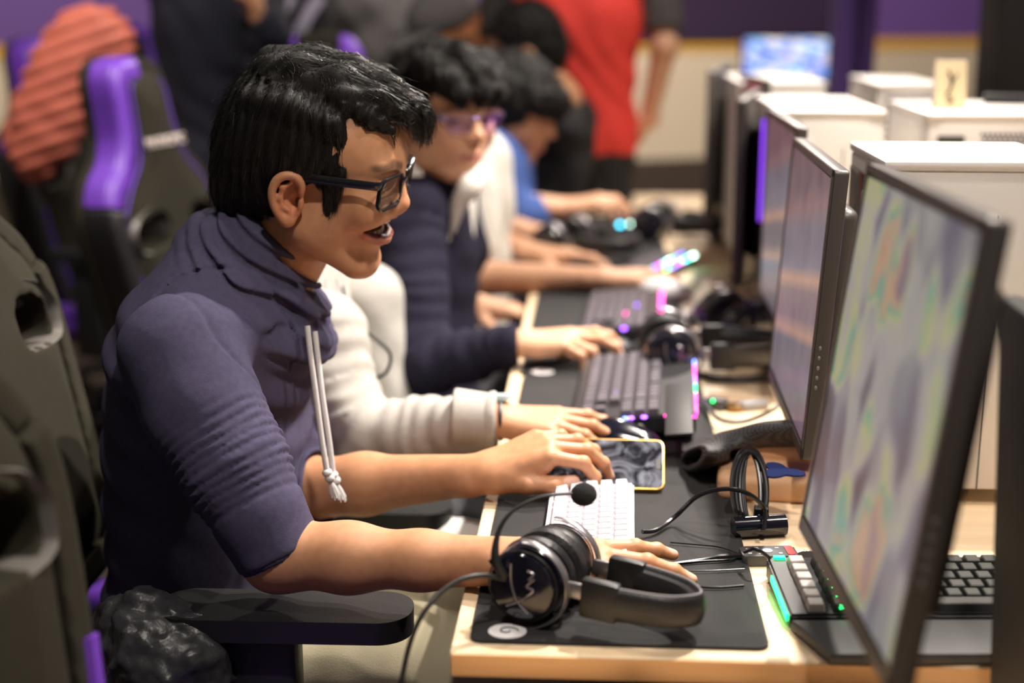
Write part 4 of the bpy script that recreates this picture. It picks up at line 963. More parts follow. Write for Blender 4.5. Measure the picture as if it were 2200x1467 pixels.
mm_lens = bpy.data.materials.new('violet_glint_tint_lens'); mm_lens.use_nodes = True; mk_lens(mm_lens, (.90, .84, 1, 1))  # violet tint stands in for purple reflections on the lenses
glasses(H3, P3, m=mat('violet_glint_frame', (.30, .22, .45), .25, metal=.8), lens=mm_lens, thick=.0007, wide=.0009, h=.028, w=.049, z=.031)  # frame colour carries the same painted purple glints
navc = mat('dark_navy_knit', s2l((36, 34, 50)), .9, bump=.4, bscale=600, var=.2, vscale=80, spec=.15); polo = mat('white_polo_cloth', s2l((224, 220, 212)), .85, bump=.3, bscale=800, var=.04)
S = SDF(); torso(S, (-.36, 2.78, .56), (-.335, 2.76, 1.02), .17, .11, .17)
s1, s2 = A3(PW(880, 475, 2.57)), A3((-.32, 2.95, .95)); q1 = [s1, A3(PW(885, 640, 2.50)), A3(PW(915, 785, 2.43)), A3(PW(1010, 765, 2.40)), wr]
q2 = [s2, A3((-.29, 2.98, .82)), A3(PW(930, 680, 2.95)), wl]
S.chain(q1, [.072, .064, .054, .043, .036], k=.02); S.chain(q2, [.066, .058, .048, .036], k=.02); cutend(S, wr, (1, 0, 0)); cutend(S, wl, (1, -.2, 0))
# open front in a V
S.add('v', (-.36, 2.56, .84), (-.05, 2.86, 1.12), lambda P: np.maximum.reduce([-(P[..., 0] + .245), np.abs(P[..., 1] - 2.73) - .062 * np.clip((P[..., 2] - .84) / .20, 0, 1), .80 - P[..., 2]]), 's', .006)
gv, gf = S.mesh(.0045, folds([q1], .0020, 9, .035)); npobj('cardigan', gv, gf, navc, P3)
S = SDF(); torso(S, (-.36, 2.77, .60), (-.335, 2.76, 1.015), .14, .100, .15)
S.cone((-.335, 2.755, 1.0), H3.w((-.045, .01, -.10)), .070, .060, k=.02)
S.cone(H3.w((-.02, 0, -.05)), H3.w((-.055, .01, -.14)), .056, .056, op='s', k=.004)
gv, gf = S.mesh(.0045); pol = npobj('polo_shirt', gv, gf, polo, P3)
for (pa, pb, pc_, pd) in (((868, 350), (897, 402), (938, 462), (964, 518)), ((1032, 372), (1010, 400), (985, 440), (972, 500))):
    Yc = 2.575; B().tube([PW(*pa, Yc + .03) - P3.location, PW(*pb, Yc) - P3.location, PW(*pc_, Yc) - P3.location, PW(*pd, Yc) - P3.location], [.020, .023, .016, .005], 10, 6, flat=None).obj('collar', polo, pol)
# ---- white T-shirt (face hidden behind the glasses wearer)
P4 = thing('person', 'person in a white short-sleeved T-shirt stretching a bare arm to a white mouse', 'person', (-.30, 3.25, .45))
H4 = Frame((-.365, 3.28, 1.085), yaw=0, pitch=10); v, f = head_sdf(mouth=0).mesh(.003); hp = (H4.w(v), f, head_cols(v, SK3, 0))
wr = A3(PZ(1285, 598, .764)); el = A3(PW(1022, 598, 3.03))
ra = limb([A3(PW(1000, 500, 3.06)), el], [.044, .040, .024], wr, (1, -.05, .06), (-.05, -.1, 1), True, MOUSEH, base=SK3, res=.003)
wl = A3(PW(1150, 560, 3.3)); wl[2] = .76; la = limb([A3((-.28, 3.42, .78))], [.036, .025], wl, (1, -.1, .03), (0, 0, 1), False, REST, base=SK3, res=.003)
V, F, C_ = merge([hp, ra, la, core(PW(1000, 500, 3.06), (-.28, 3.42, .90), H4.w((-.05, 0, -.13))), upper((-.28, 3.42, .90), (-.28, 3.42, .78))]); npobj('body', V, F, skin_m, P4, C_); simple_hair(H4, P4, short_hair(), n=900, seed=41)
tee = mat('white_cotton_jersey', s2l((228, 224, 214)), .88, bump=.3, bscale=700, var=.05, vscale=20)
S = SDF(); torso(S, (-.33, 3.25, .56), (-.30, 3.25, 1.03), .17, .115, .165)
q1 = [A3(PW(1000, 420, 3.08)), A3(PW(1012, 530, 3.05))]; S.chain(q1, [.075, .066], k=.02); q2 = [A3((-.30, 3.42, .96)), A3((-.29, 3.44, .86))]; S.chain(q2, [.07, .062], k=.02)
cutend(S, q1[1] + A3((0, 0, -.012)), (.1, 0, -1), .09); cutend(S, q2[1], (.1, 0, -1), .09)
gv, gf = S.mesh(.0045, folds([], .0035)); npobj('t_shirt', gv, gf, tee, P4)
# ---- curly hair, denim shirt, bent over the desk
P5 = thing('person', 'person with thick curly black hair and a blue denim shirt bending over the desk', 'person', (-.25, 3.75, .45))
H5 = Frame((-.232, 3.72, 1.035), yaw=-12, pitch=22, sc=1.05); v, f = head_sdf(mouth=0).mesh(.003); hp = (H5.w(v), f, head_cols(v, SKIN * 1.05, 0))
wr = A3(PW(1215, 445, 3.66)); ra = limb([A3(PW(1100, 440, 3.62))], [.036, .025], wr, (1, .0, .22), (-.2, -.1, 1), True, dict(index=(.3, .6, .4), middle=(.35, .6, .4), ring=(.4, .7, .4), pinky=(.5, .7, .4)), base=SK3, res=.003)
wl = A3(PW(1150, 478, 3.5)); wl[2] = .775; la = limb([A3(PW(1060, 480, 3.52))], [.036, .025], wl, (1, -.05, .05), (0, 0, 1), False, REST, base=SK3, res=.003)
V, F, C_ = merge([hp, ra, la, core((-.28, 3.60, .90), (-.28, 3.90, .90), H5.w((-.05, 0, -.13))), upper((-.28, 3.60, .90), PW(1100, 440, 3.62)), upper((-.28, 3.90, .90), PW(1060, 480, 3.52))]); npobj('body', V, F, skin_m, P5, C_)
S = SDF(); S.ell((-.015, 0, .075), (.122, .105, .095)).ell((-.04, 0, .02), (.09, .095, .09), k=.02); S.box((.15, 0, -.145), (.1, .2, .2), r=.01, op='s', k=.012); S.chain([(.06, -.06, .09), (.09, 0, .085), (.06, .06, .09)], [.035, .035, .035], k=.02)
for y in (-1, 1): S.box((.0, y * .12, -.075), (.034, .05, .075), r=.01, op='s', k=.008)
simple_hair(H5, P5, S, n=3200, seed=51, curl=1)
denim = mat('blue_denim', s2l((64, 92, 158)), .85, bump=.5, bscale=500, var=.25, vscale=50)
S = SDF(); torso(S, (-.32, 3.75, .56), (-.27, 3.75, 1.0), .17, .115, .165)
q1 = [A3((-.28, 3.58, .92)), A3(PW(1085, 455, 3.60)), wr + A3((-.035, 0, -.01))]; S.chain(q1, [.07, .055, .040], k=.02); q2 = [A3((-.28, 3.92, .92)), A3((-.26, 3.9, .80)), A3(PW(1060, 480, 3.52))]; S.chain(q2, [.07, .055, .042], k=.02)
cutend(S, wr + A3((-.04, 0, -.01)), (1, 0, .2)); ring(S, (-.262, 3.75, 1.01), nrm((.07, 0, -.04)), A3((0, 1, 0)), .06, .065, .016)
gv, gf = S.mesh(.005, folds([q1], .003)); npobj('denim_shirt', gv, gf, denim, P5)
# ---- trousers of the seated row
for P_, y, hx, m in ((P2, 2.22, -.47, mat('dark_trousers', (.03, .03, .035), .9)), (P3, 2.76, -.36, MATS['dark_trousers']), (P4, 3.25, -.33, MATS['dark_trousers']), (P5, 3.75, -.32, MATS['dark_trousers'])):
    S = SDF(); S.ell((hx - .01, y, .50), (.13, .17, .10))
    for dy in (-.1, .1): S.chain([(hx, y + dy, .50), (hx + .42, y + dy * 1.2, .50), (hx + .45, y + dy * 1.2, .10)], [.095, .068, .045], k=.03); S.ell((hx + .50, y + dy * 1.2, .045), (.12, .045, .040), k=.02)
    gv, gf = S.mesh(.008); npobj('trousers', gv, gf, m, P_)
# ---------------------------------------------------------------- people standing behind
def stander(label, x, y, face, topc, legc, h=1.75, arms=(), skin=SKIN, wid=.19, dep=.12, hair=True, hem=.92, top_disp=.004, head=True, name='top', slvm=None):
    P_ = thing('person', label, 'person', (x, y, 0)); k = h / 1.75; zs = 1.42 * k; cf, sf = math.cos(R(face)), math.sin(R(face))
    G = lambda f, l, z: A3((x + cf * f - sf * l, y + sf * f + cf * l, z)); parts = []
    if head:
        Hh = Frame(G(.03, 0, 1.60 * k), yaw=face, pitch=12); v, f = head_sdf(mouth=0).mesh(.0032); parts.append((Hh.w(v), f, head_cols(v, skin, 0)))
        if hair: simple_hair(Hh, P_, short_hair(), n=900, seed=int(abs(x) * 100) + 3)
    S = SDF(); rotm = np.array(Matrix.Rotation(R(face), 3, 'Z'))
    for z, a, b_ in ((hem + .06, 1.0, .95), (1.12 * k, .95, .88), (1.28 * k, 1.05, 1.0)): S.ell(G(0, 0, z), (dep * a, wid * b_, .17), rot=rotm, k=.05)
    S.cone(G(0, -wid * .8, zs), G(0, wid * .8, zs), .065, k=.05); S.cone(G(0, 0, zs), G(.0, 0, zs + .07), .07, .06, k=.03); S.half((0, 0, hem), (0, 0, -1), k=.01)
    for A_ in arms:
        sh, e_, w_, dvec, slv, rt = A_; sh, e_, w_ = A3(sh), A3(e_), A3(w_)
        parts.append(limb([sh, e_], [.045, .038, .026], w_, dvec, (0, 0, 1) if abs(dvec[2]) < .8 else (1, 0, 0), rt, REST, base=skin, res=.0035))
        ce = sh * (1 - slv) + e_ * slv if slv <= 1 else e_ * (2 - slv) + w_ * (slv - 1); pth = [sh, ce] if slv <= 1 else [sh, e_, ce]
        if slvm:
            Q = SDF(); Q.chain(pth, [.068, .062], k=.02); cutend(Q, ce, ce - pth[-2], .08); gv, gf = Q.mesh(.006, folds([], .003)); npobj('sleeve', gv, gf, slvm, P_)
        else:
            S.chain(pth, [.07, .06] if slv <= 1 else [.07, .056, .042], k=.03); cutend(S, ce, ce - pth[-2], .08)
    gv, gf = S.mesh(.006, folds([], top_disp)); npobj(name, gv, gf, topc, P_)
    if parts: V, F, C_ = merge(parts); npobj('body', V, F, skin_m, P_, C_)
    S = SDF(); S.ell(G(0, 0, .90 * k), (dep * .95, wid * .85, .14), rot=rotm)
    for l in (-.09, .09): S.chain([G(0, l, .85 * k), G(.02, l * 1.15, .48 * k), G(0, l * 1.2, .1)], [.09, .066, .05], k=.04); S.ell(G(.06, l * 1.2, .045), (.13, .05, .042), rot=rotm, k=.02)
    gv, gf = S.mesh(.008, folds([], .003)); npobj('trousers', gv, gf, legc, P_); return P_
redv = mat('red_fabric', s2l((226, 62, 52)), .8, bump=.4, bscale=300, var=.1, vscale=12); blackc = mat('black_cloth', (.012, .011, .013), .9, bump=.4, bscale=500)
navyc = mat('midnight_navy_cloth', s2l((20, 22, 36)), .9, bump=.4, bscale=400, var=.2); dgrey = mat('dark_grey_cloth', s2l((70, 66, 66)), .9, bump=.4, bscale=400, var=.2)
sx = PW(1240, 200, 4.4).x
Pr = stander('person standing in a red vest and black trousers, cut off above the chest', sx, 4.4, -100, redv, blackc, hem=.885, wid=.200, dep=.14,
    arms=[((sx + .235, 4.40, 1.42), A3(PW(1428, 100, 4.36)), A3(PW(1392, 262, 4.42)), (-.9, .3, -.5), .78, False), ((sx - .20, 4.42, 1.42), (sx - .30, 4.5, 1.16), (sx - .16, 4.36, .98), (.5, -.2, -.8), .7, True)], name='vest', skin=SK3 * .95, slvm=dgrey)
nx = PW(455, 100, 3.9).x
Pn = stander('person standing in midnight navy clothes beside the purple gaming chair, cut off above the chest', nx, 3.9, -60, navyc, navyc, hem=.86, wid=.16, dep=.12,
    arms=[((nx + .16, 3.8, 1.40), A3(PW(575, 70, 3.75)), A3(PW(548, 22, 3.7)), (-.1, -.1, 1), 1.9, True)])
gx = PW(790, 60, 4.3).x
Pg = stander('person in a dark grey jacket leaning behind the seated players', gx, 4.45, -20, dgrey, blackc, h=1.62, hem=.86, wid=.19, dep=.15, head=False)
tx = PW(640, 20, 4.7).x
Pt = stander('person in a black track jacket with pale grey stripes, standing behind the purple headrests', tx, 4.75, -80, blackc, blackc, hem=.9, wid=.2, dep=.13)
strp = mat('pale_grey_stripe', s2l((150, 144, 164)), .8)
for k_, (a0, a1) in enumerate((((628, -10), (596, 62)), ((690, -10), (640, 78)))):
    B().tube([PW(*a0, 4.55) - Pt.location, PW((a0[0] + a1[0]) / 2 - 6, (a0[1] + a1[1]) / 2, 4.54) - Pt.location, PW(*a1, 4.55) - Pt.location], .02, 8, 4, flat=(.022, .006, (.8, 0, .5))).obj('sleeve_stripe', strp, Pt)
# crouching onlookers whose heads show between the row and the red vest
def onlooker(label, px, py, Y, yaw, skin, topc, capc=None, sc=1.0, pitch=20, curl=0, seed=61):
    c = PW(px, py, Y); P_ = thing('person', label, 'person', (c.x, Y + .1, 0)); Hh = Frame((c.x, c.y, c.z - .05), yaw=yaw, pitch=pitch, sc=sc)
    v, f = head_sdf(mouth=0).mesh(.003); npobj('body', Hh.w(v), f, skin_m, P_, head_cols(v, skin, 0))
    if capc is not None:
        S = SDF(); S.ell((-.008, 0, .085), (.108, .090, .078)); S.half((0, 0, .062), (0, 0, -1)); S.ell((.10, 0, .066), (.075, .07, .008), k=.01); gv, gf = S.mesh(.003); npobj('cap', Hh.w(gv), gf, capc, P_)
    else: simple_hair(Hh, P_, short_hair(fringe=.07), n=1800, seed=seed, curl=curl)
    S = SDF(); nb = Hh.w((-.05, 0, -.14)); torso(S, (nb[0] - .1, Y + .12, .62), (nb[0], Y + .08, nb[2]), .16, .12, .17); S.cone((nb[0] - .1, Y + .12, .55), (nb[0] - .1, Y + .12, .05), .16, .18, k=.05)
    gv, gf = S.mesh(.007, folds([], .004)); npobj('jacket', gv, gf, topc, P_); return P_
onlooker('person with a brown face and dark cap looking down at the top edge', 968, 62, 4.25, -140, np.array((.36, .16, .065)), blackc, capc=dgrey, pitch=22, sc=1.1)
onlooker('person with tousled dark hair directly in front of the red vest', 1135, 92, 4.0, 175, SKIN, blackc, curl=1, seed=71)
# ---------------------------------------------------------------- gaming chairs
fab = mat('olive_grey_chair_fabric', s2l((46, 43, 34)), .95, bump=.5, bscale=900, var=.12, vscale=60, spec=.2)
purl = mat('purple_leatherette', s2l((112, 62, 186)), .42, bump=.15, bscale=400, var=.05, spec=.4)
blkl = mat('black_leatherette', (.014, .012, .014), .45, bump=.2, bscale=400)
frm = mat('grey_shoulder_frame', s2l((104, 100, 96)), .4)
silv = mat('silver_embroidery', s2l((250, 236, 228)), .3, metal=.1)
purth = mat('purple_thread', s2l((120, 70, 210)), .6)
OUT = [(-.18, .50), (-.215, .62), (-.238, .76), (-.250, .86), (-.244, .92), (-.212, .975), (-.160, 1.015), (-.133, 1.06), (-.124, 1.11), (-.120, 1.16), (-.110, 1.195), (-.085, 1.222), (-.04, 1.232)]
OUT = OUT + [(-y, z) for y, z in OUT[::-1]]
CH = {}
def chair(label, loc, rz, dz=0, logo=True, arms=True, arm_h=.69, back_lean=10, group='purple and black gaming chairs', seatz=.0, purple_side=True, armdz=(0, 0), armx=.06, ay=(.30, .30), plain=False, edge=False, flush=False, split=False):
    t = thing('gaming_chair', label, 'chair', (loc[0], loc[1], 0), rz, group)
    lean = lambda z: -.20 - (z - .5) * math.tan(R(back_lean))
    z_up, dz = dz, 0
    def P(y, z, o=0): return (lean(z) + o, y, z)
    # back panel, holes cut out of it
    S = SDF(); po = smooth_path([Vector((y, z, 0)) for y, z in OUT], 3); poly = np.array([(p.x, p.y) for p in po])
    def inside(Q):
        y, z = Q[..., 1], Q[..., 2] - dz; d = np.full(y.shape, 9.0); w = np.zeros(y.shape, bool)
        for a, b in zip(poly, np.roll(poly, -1, 0)):
            e = b - a; qx, qy = y - a[0], z - a[1]; tt = np.clip((qx * e[0] + qy * e[1]) / max(e @ e, 1e-12), 0, 1); d = np.minimum(d, np.hypot(qx - tt * e[0], qy - tt * e[1]))
            c = (a[1] > z) != (b[1] > z); xi = (b[0] - a[0]) * (z - a[1]) / ((b[1] - a[1]) if abs(b[1] - a[1]) > 1e-9 else 1e-9) + a[0]; w ^= c & (y < xi)
        return np.where(w, -d, d)
    def slabf(u0, u1, ins, rr=.012, zlo=-9, zhi=9, dmin=None, dmax=None):
        def g(Q):
            d = inside(Q) + ins; u = (Q[..., 0] - (-.20 - (Q[..., 2] - dz - .5) * math.tan(R(back_lean)))); z = Q[..., 2] - dz - .25 * np.abs(Q[..., 1])
            q1, q2 = d + rr, np.abs(u - (u0 + u1) / 2) - (u1 - u0) / 2 + rr; r = np.hypot(np.maximum(q1, 0), np.maximum(q2, 0)) + np.minimum(np.maximum(q1, q2), 0) - rr
            r = np.maximum(r, np.maximum(zlo - z, z - zhi))
            if dmin is not None: r = np.maximum(r, dmin - (d - ins))
            return r
        return g
    LO, HI = (-.46, -.28, .46 + dz), (-.08, .28, 1.26 + dz)
    def holes_cut(S):
        for s_ in (-1, 1):
            for yy, zz, rr in ((.085, .869, .036), (.115, .866, .036), (.150, .858, .031)): S.cone(P(s_ * yy, zz, -.14), P(s_ * yy, zz, .14), rr, op='s', k=.004)
    def make(name, fn, m, res=.0055):
        key = (name, back_lean, flush, split)
        if key in CH: o = mkobj(name, CH[key].copy(), None, t, False); o.data.materials.clear(); o.data.materials.append(m)
        else:
            S = SDF(); S.add('s', LO, HI, fn); holes_cut(S); v, f = S.mesh(res); o = npobj(name, v, f, m, None); o.parent = t; CH[key] = o.data
        o.location.z = z_up; return o
    make('back_panel', slabf(-.040, .036, .0, .016, dmin=None) if False else (lambda Q: np.minimum(slabf(-.045, -.012, .0, .014)(Q), np.maximum.reduce([slabf(-.03, .075, .0, .01)(Q), inside(Q) + (np.where(Q[..., 1] > 0, .004, .046) if flush else .046), (Q[..., 0] - (-.20 - (Q[..., 2] - dz - .5) * math.tan(R(back_lean)))) - .040 - .032 * np.sqrt(np.clip(-(inside(Q) + .04) / .07, 0, 1))]))), fab)
    def wrapw(g0):
        def g(Q):
            r = g0(Q)
            if flush: r = np.maximum(r, np.where(Q[..., 1] > 0, Q[..., 0] - (-.20 - (Q[..., 2] - .5) * math.tan(R(back_lean))) - .018, -9))
            if split: r = np.maximum(r, .058 - np.abs(Q[..., 1]))
            return r
        return g
    wing = make('headrest_wing', wrapw(slabf(-.030, .050, .002, .020, zlo=.872, dmin=-.047)), fab if plain else purl)
    bol = make('side_bolster', wrapw(slabf(-.030, .060, .002, .022, zhi=.870, dmin=-.050)), fab if plain else blkl)
    if edge:
        for s_ in (-1, 1): B().tube([Vector(P(s_ * y, z, .052)) for y, z in ((.212, .74), (.200, .68), (.182, .60), (.160, .52))], .014, 10, 5).obj('purple_edge', purl, bol)
    for s_ in (-1, 1):
        if flush and s_ > 0: pass
        pts = [(s_ * .205, .80), (s_ * .200, .90), (s_ * .150, .965), (s_ * .100, 1.01), (s_ * .082, 1.06), (s_ * .076, 1.12), (s_ * .070, 1.165), (s_ * .055, 1.182)]
        if not plain: B().tube([Vector(P(y, z, .057)) for y, z in pts], .0020, 6, 5).obj('stitching', purth, wing)
        if not plain: B().tube([Vector(P(s_ * y, z, .062)) for y, z in ((.195, .78), (.188, .70), (.165, .60), (.14, .52))], .0022, 6, 5).obj('stitching', purth, bol)
        b = B(); pts = [(s_ * .046, .838), (s_ * .050, .900), (s_ * .074, .918), (s_ * .155, .898), (s_ * .188, .872), (s_ * .192, .848), (s_ * .170, .818), (s_ * .072, .820)]
        b.tube([Vector(P(y, z, .018)) for y, z in pts + pts[:1]], .01, 10, 4, flat=(.052, .010, (1, 0, 0)), caps=False); b.obj('shoulder_frame', frm, t).location.z = z_up
    if logo:
        L = text('embroidered_name', 'MAXNOMIC', .030, silv, t, (lean(1.05) + .0735, 0, 1.05 + z_up), (R(90), 0, R(90)), .0015, spacing=1.05); L.rotation_euler = (Matrix.Rotation(R(-back_lean), 3, 'Y') @ Matrix.Rotation(R(90), 3, 'Z') @ Matrix.Rotation(R(90), 3, 'X')).to_euler()
    # seat
    S = SDF(); S.box((.04, 0, .44 + seatz), (.26, .20, .045), r=.03); v, f = S.mesh(.008); o = npobj('seat', v, f, fab, None); o.parent = t
    for s_ in (-1, 1):
        S = SDF(); S.chain([(-.20, s_ * .215, .47 + seatz), (.10, s_ * .225, .475 + seatz), (.28, s_ * .20, .45 + seatz)], [.045, .048, .04]); v, f = S.mesh(.007); o = npobj('seat_bolster', v, f, purl if purple_side else blkl, None); o.parent = t
    if arms:
        for i_, s_ in enumerate((-1, 1)):
            h = arm_h + armdz[i_]
            b = B(); b.prism(rrect(.285, .086, .038, 14, armx, s_ * ay[i_]), h - .026, h, bev=.010); b.obj('armrest_pad', black_pl, t)
            b = B(); b.box((armx - .03, s_ * ay[i_], (h - .03 + .40) / 2), (.09, .045, h - .03 - .40), bev=.01); b.box((armx - .03, s_ * .235, .41), (.06, .13, .025), bev=.005); b.obj('armrest_post', black_pl, t)
    B().cyl((0, 0, .09), (0, 0, .40), .026).obj('gas_column', black_pl, t)
    B().box((-.02, 0, .395), (.3, .22, .03), bev=.01).obj('seat_mechanism', black_pl, t)
    hb = B().cyl((0, 0, .075), (0, 0, .12), .05).obj('base_hub', black_pl, t)
    for k in range(5):
        a = k * 1.2566 + .3; c, s = math.cos(a), math.sin(a)
        l = B().tube([(c * .03, s * .03, .10), (c * .18, s * .18, .095), (c * .31, s * .31, .075)], [.026, .022, .016], 8, 4).obj('leg', black_pl, t)
        B().cyl((c * .31 - s * .02, s * .31 + c * .02, .028), (c * .31 + s * .02, s * .31 - c * .02, .028), .028, n=20).cyl((c * .31, s * .31, .05), (c * .31, s * .31, .08), .008, n=8).obj('caster', black_pl, l)
    return t
def at(px, Y): return PW(px, 500, Y).x
chair('empty gaming chair with purple headrest wing and silver lettering, left of the laughing person', (at(425, 3.0) + .13, 3.05), R(-12), dz=-.012, flush=True)
chair('nearest empty gaming chair, blurred and dark along the left edge', (-.285, .86), R(-10), dz=.07, logo=False, arms=False, plain=True, edge=True)
chair('gaming chair the laughing person sits on, black armrests beside the bare forearms', (-.535, 1.735), R(1), dz=.05, logo=False, arm_h=.686, seatz=-.02, back_lean=14, armdz=(0, -.065), armx=.190, ay=(.288, .22), plain=True)
chair('gaming chair under the coral puffer jacket at the far left', (at(235, 3.85) + .07, 3.95), R(-18), dz=.005, logo=False, flush=True)
chair('gaming chair with two purple headrest sides showing above the laughing person', (at(650, 3.3) - .01, 3.48), R(-84), dz=.025, logo=False, split=True)
chair('black gaming chair top at the upper left, before the person in midnight navy', (at(310, 4.6), 4.7), R(-60), dz=.03, logo=False)
# coral puffer jacket over the far left chair
coral = mat('coral_quilted_nylon', s2l((240, 132, 110)), .55, bump=.4, bscale=120, var=.12, vscale=14)
jy = 3.62; t = thing('puffer_jacket', 'coral quilted puffer jacket draped over a gaming chair', 'jacket', (at(150, jy), jy, .7))
S = SDF(); jp = [(225, 80), (178, 98), (148, 155), (120, 220), (94, 285), (72, 335)]; rs = [.052, .066, .075, .070, .060, .045]
S.chain([A3(PW(x, y, jy)) for x, y in jp], rs, k=.05, sq=((0, 1, 0), .55)); S.cone(A3(PW(215, 80, jy)), A3(PW(248, 96, jy)), .055, .038, k=.04, sq=((0, 1, 0), .55))
v, f = S.mesh(.006, lambda p: .010 * np.abs(np.sin((p[:, 2] * 1.0 - p[:, 0] * .35) * 80 + .4 * fnoise(p, 8))) ** .5 * -1 + .003 * fnoise(p, 30) + .004); npobj('quilted_body', v, f, coral, t)
S = SDF(); S.chain([A3(PW(70, 230, jy + .05)), A3(PW(58, 300, jy + .05)), A3(PW(72, 360, jy + .05))], [.05, .05, .035], k=.03); v, f = S.mesh(.006, lambda p: -.007 * np.abs(np.sin(p[:, 2] * 70)) ** .5); npobj('sleeve', v, f, coral, t)
# black jacket bundled on the seat behind the hips
S = SDF(); S.chain([A3(PW(250, 1330, 1.48)), A3(PW(330, 1370, 1.44)), A3(PW(390, 1440, 1.42)), A3(PW(330, 1520, 1.42))], [.030, .042, .050, .055], k=.04)
v, f = S.mesh(.004, lambda p: .006 * fnoise(p, 45) + .004 * fnoise(p, 90, 4) + .002 * fnoise(p, 190, 2))
tag(npobj('bundled_jacket', v, f, mat('black_shiny_nylon', (.028, .028, .032), .38, bump=.4, bscale=150), None), 'crumpled black nylon jacket on the seat below the navy hoodie', 'jacket')
S = SDF(); S.chain([A3(PW(440, 1470, 1.50)), A3(PW(520, 1425, 1.52)), A3(PW(575, 1400, 1.53))], [.06, .045, .03], k=.03)
v, f = S.mesh(.004, lambda p: .004 * fnoise(p, 50) + .002 * fnoise(p, 120))
tag(npobj('jacket_pocket_flap', v, f, mat('dark_olive_cloth', s2l((44, 40, 34)), .8), None), 'dark olive garment lying over the lap beneath the armrest', 'garment')
# ---------------------------------------------------------------- keyboards
def keycap(w, h=.0085, mt=None, name='key'):
    me = bpy.data.meshes.new(name); b = bmesh.new(); bmesh.ops.create_cube(b, size=1)
    for v_ in b.verts:
        k = .78 if v_.co.z > 0 else 1; v_.co = Vector((v_.co.x * (w - (.0 if v_.co.z < 0 else .0035)) , v_.co.y * .0175 * k, (v_.co.z + .5) * h))
    bmesh.ops.bevel(b, geom=b.edges[:], offset=.0009, segments=1, affect='EDGES'); b.to_mesh(me); b.free(); me.materials.append(mt); return me
def keyboard(label, loc, rz, rows, base_m, key_m, alt=None, single=True, tilt=4, base_h=.016, feet=True, pad=(.006, .006, .006, .006), group='keyboards along the desks', undr=None, kh=.0095, under_m=None):
    """rows: list (front to back) of key widths in units of 19 mm, None = gap"""
    t = thing('keyboard', label, 'keyboard', loc, rz, group); t.rotation_euler = (0, 0, rz)
    W_ = max(sum(abs(k) for k in r) for r in rows) * .019; D = len(rows) * .019; a = math.tan(R(tilt)); top = lambda y: base_h + (y + D / 2) * a
    pl_, pr, pf, pb = pad; b = B(); y0, y1, x0, x1 = -D / 2 - pf, D / 2 + pb, -W_ / 2 - pl_, W_ / 2 + pr
    vs = [b.b.verts.new(p) for p in ((x0, y0, .001), (x1, y0, .001), (x1, y1, .001), (x0, y1, .001), (x0, y0, top(y0)), (x1, y0, top(y0)), (x1, y1, top(y1)), (x0, y1, top(y1)))]
    for q in ((3, 2, 1, 0), (4, 5, 6, 7), (0, 1, 5, 4), (1, 2, 6, 5), (2, 3, 7, 6), (3, 0, 4, 7)): b.b.faces.new([vs[i] for i in q])
    bmesh.ops.bevel(b.b, geom=b.b.edges[:], offset=.0025, segments=2, affect='EDGES'); b.obj('case', base_m, t)
    cache = {}; cols = []
    for j, r in enumerate(rows):
        y = -D / 2 + (j + .5) * .019; x = -W_ / 2; bm = None
        if not single: bm = B()
        for i, k in enumerate(r):
            w = abs(k) * .019
            if k > 0:
                if single:
                    mt = (alt(i, j, len(r)) if alt else None) or key_m; kk = (round(k, 2), mt.name)
                    if kk not in cache: cache[kk] = keycap(w - .0012, kh, mt)
                    o = bpy.data.objects.new('key', cache[kk]); COL.objects.link(o); o.parent = t; o.location = (x + w / 2, y, top(y) - .0005); o.rotation_euler = (R(tilt), 0, 0)
                else: bm.box((x + w / 2, y, top(y) + .004), (w - .003, .0150, .0085), (R(tilt), 0, 0), bev=.001, seg=1)
            elif not single and k <= -.9 and bm.b.verts: bm.obj('key_row', key_m, t); bm = B()
            x += w
        if not single: bm.obj('key_row', key_m, t)
    return t, top, W_, D
ansi60 = [[1.25, 1.25, 1.25, 6.25, 1.25, 1.25, 1.25, 1.25], [2.25] + [1] * 10 + [2.75], [1.75] + [1] * 11 + [2.25], [1.5] + [1] * 12 + [1.5], [1] * 13 + [2]]
tkl = [r + [-.25] + e for r, e in zip([ansi60[0], ansi60[1], ansi60[2], ansi60[3], ansi60[4], [1, -1, 1, 1, 1, 1, -.5, 1, 1, 1, 1, -.5, 1, 1, 1, 1]], [[1, 1, 1], [-1, 1, -1], [-3], [1, 1, 1], [1, 1, 1], [1, 1, 1]])]
full = [r + [-.25] + e for r, e in zip(tkl, [[2, 1], [1, 1, 1], [1, 1, 1, ], [1, 1, 1], [1, 1, 1], [-3]])]
wkey = mat('white_keycap_plastic', s2l((214, 208, 216)), .45); wbase = mat('white_keyboard_case', s2l((228, 220, 226)), .5)
gkey = mat('grey_keycap_plastic', s2l((86, 80, 88)), .5); dbase = mat('dark_keyboard_case', (.020, .019, .022), .4)
gl = emis('green_led', (.0, .9, .16), 6); pul = emis('violet_led', (.35, .10, 1.0), 7); mgl = emis('magenta_led', (1.0, .05, .45), 6); cyl_ = emis('cyan_led', (.05, .75, 1.0), 9); bll = emis('blue_led', (.15, .25, 1.0), 7); wll = emis('white_green_led', (.6, 1, .8), 14)
k1, tp_, W1, D1 = keyboard('small white keyboard between the smartphone and the near headset', (-.004, 1.546, .7336), R(-91), ansi60, wbase, wkey, tilt=5); k1.scale = (.92, .96, .96)
grn = lambda i, j, n: None
kA, tA, WA, DA = keyboard('black keyboard with glowing colours, under the fingers of the grey hoodie wearer', (.045, 2.115, .7436), R(-93), tkl, dbase, gkey, tilt=6, pad=(.006, .006, .014, .05))
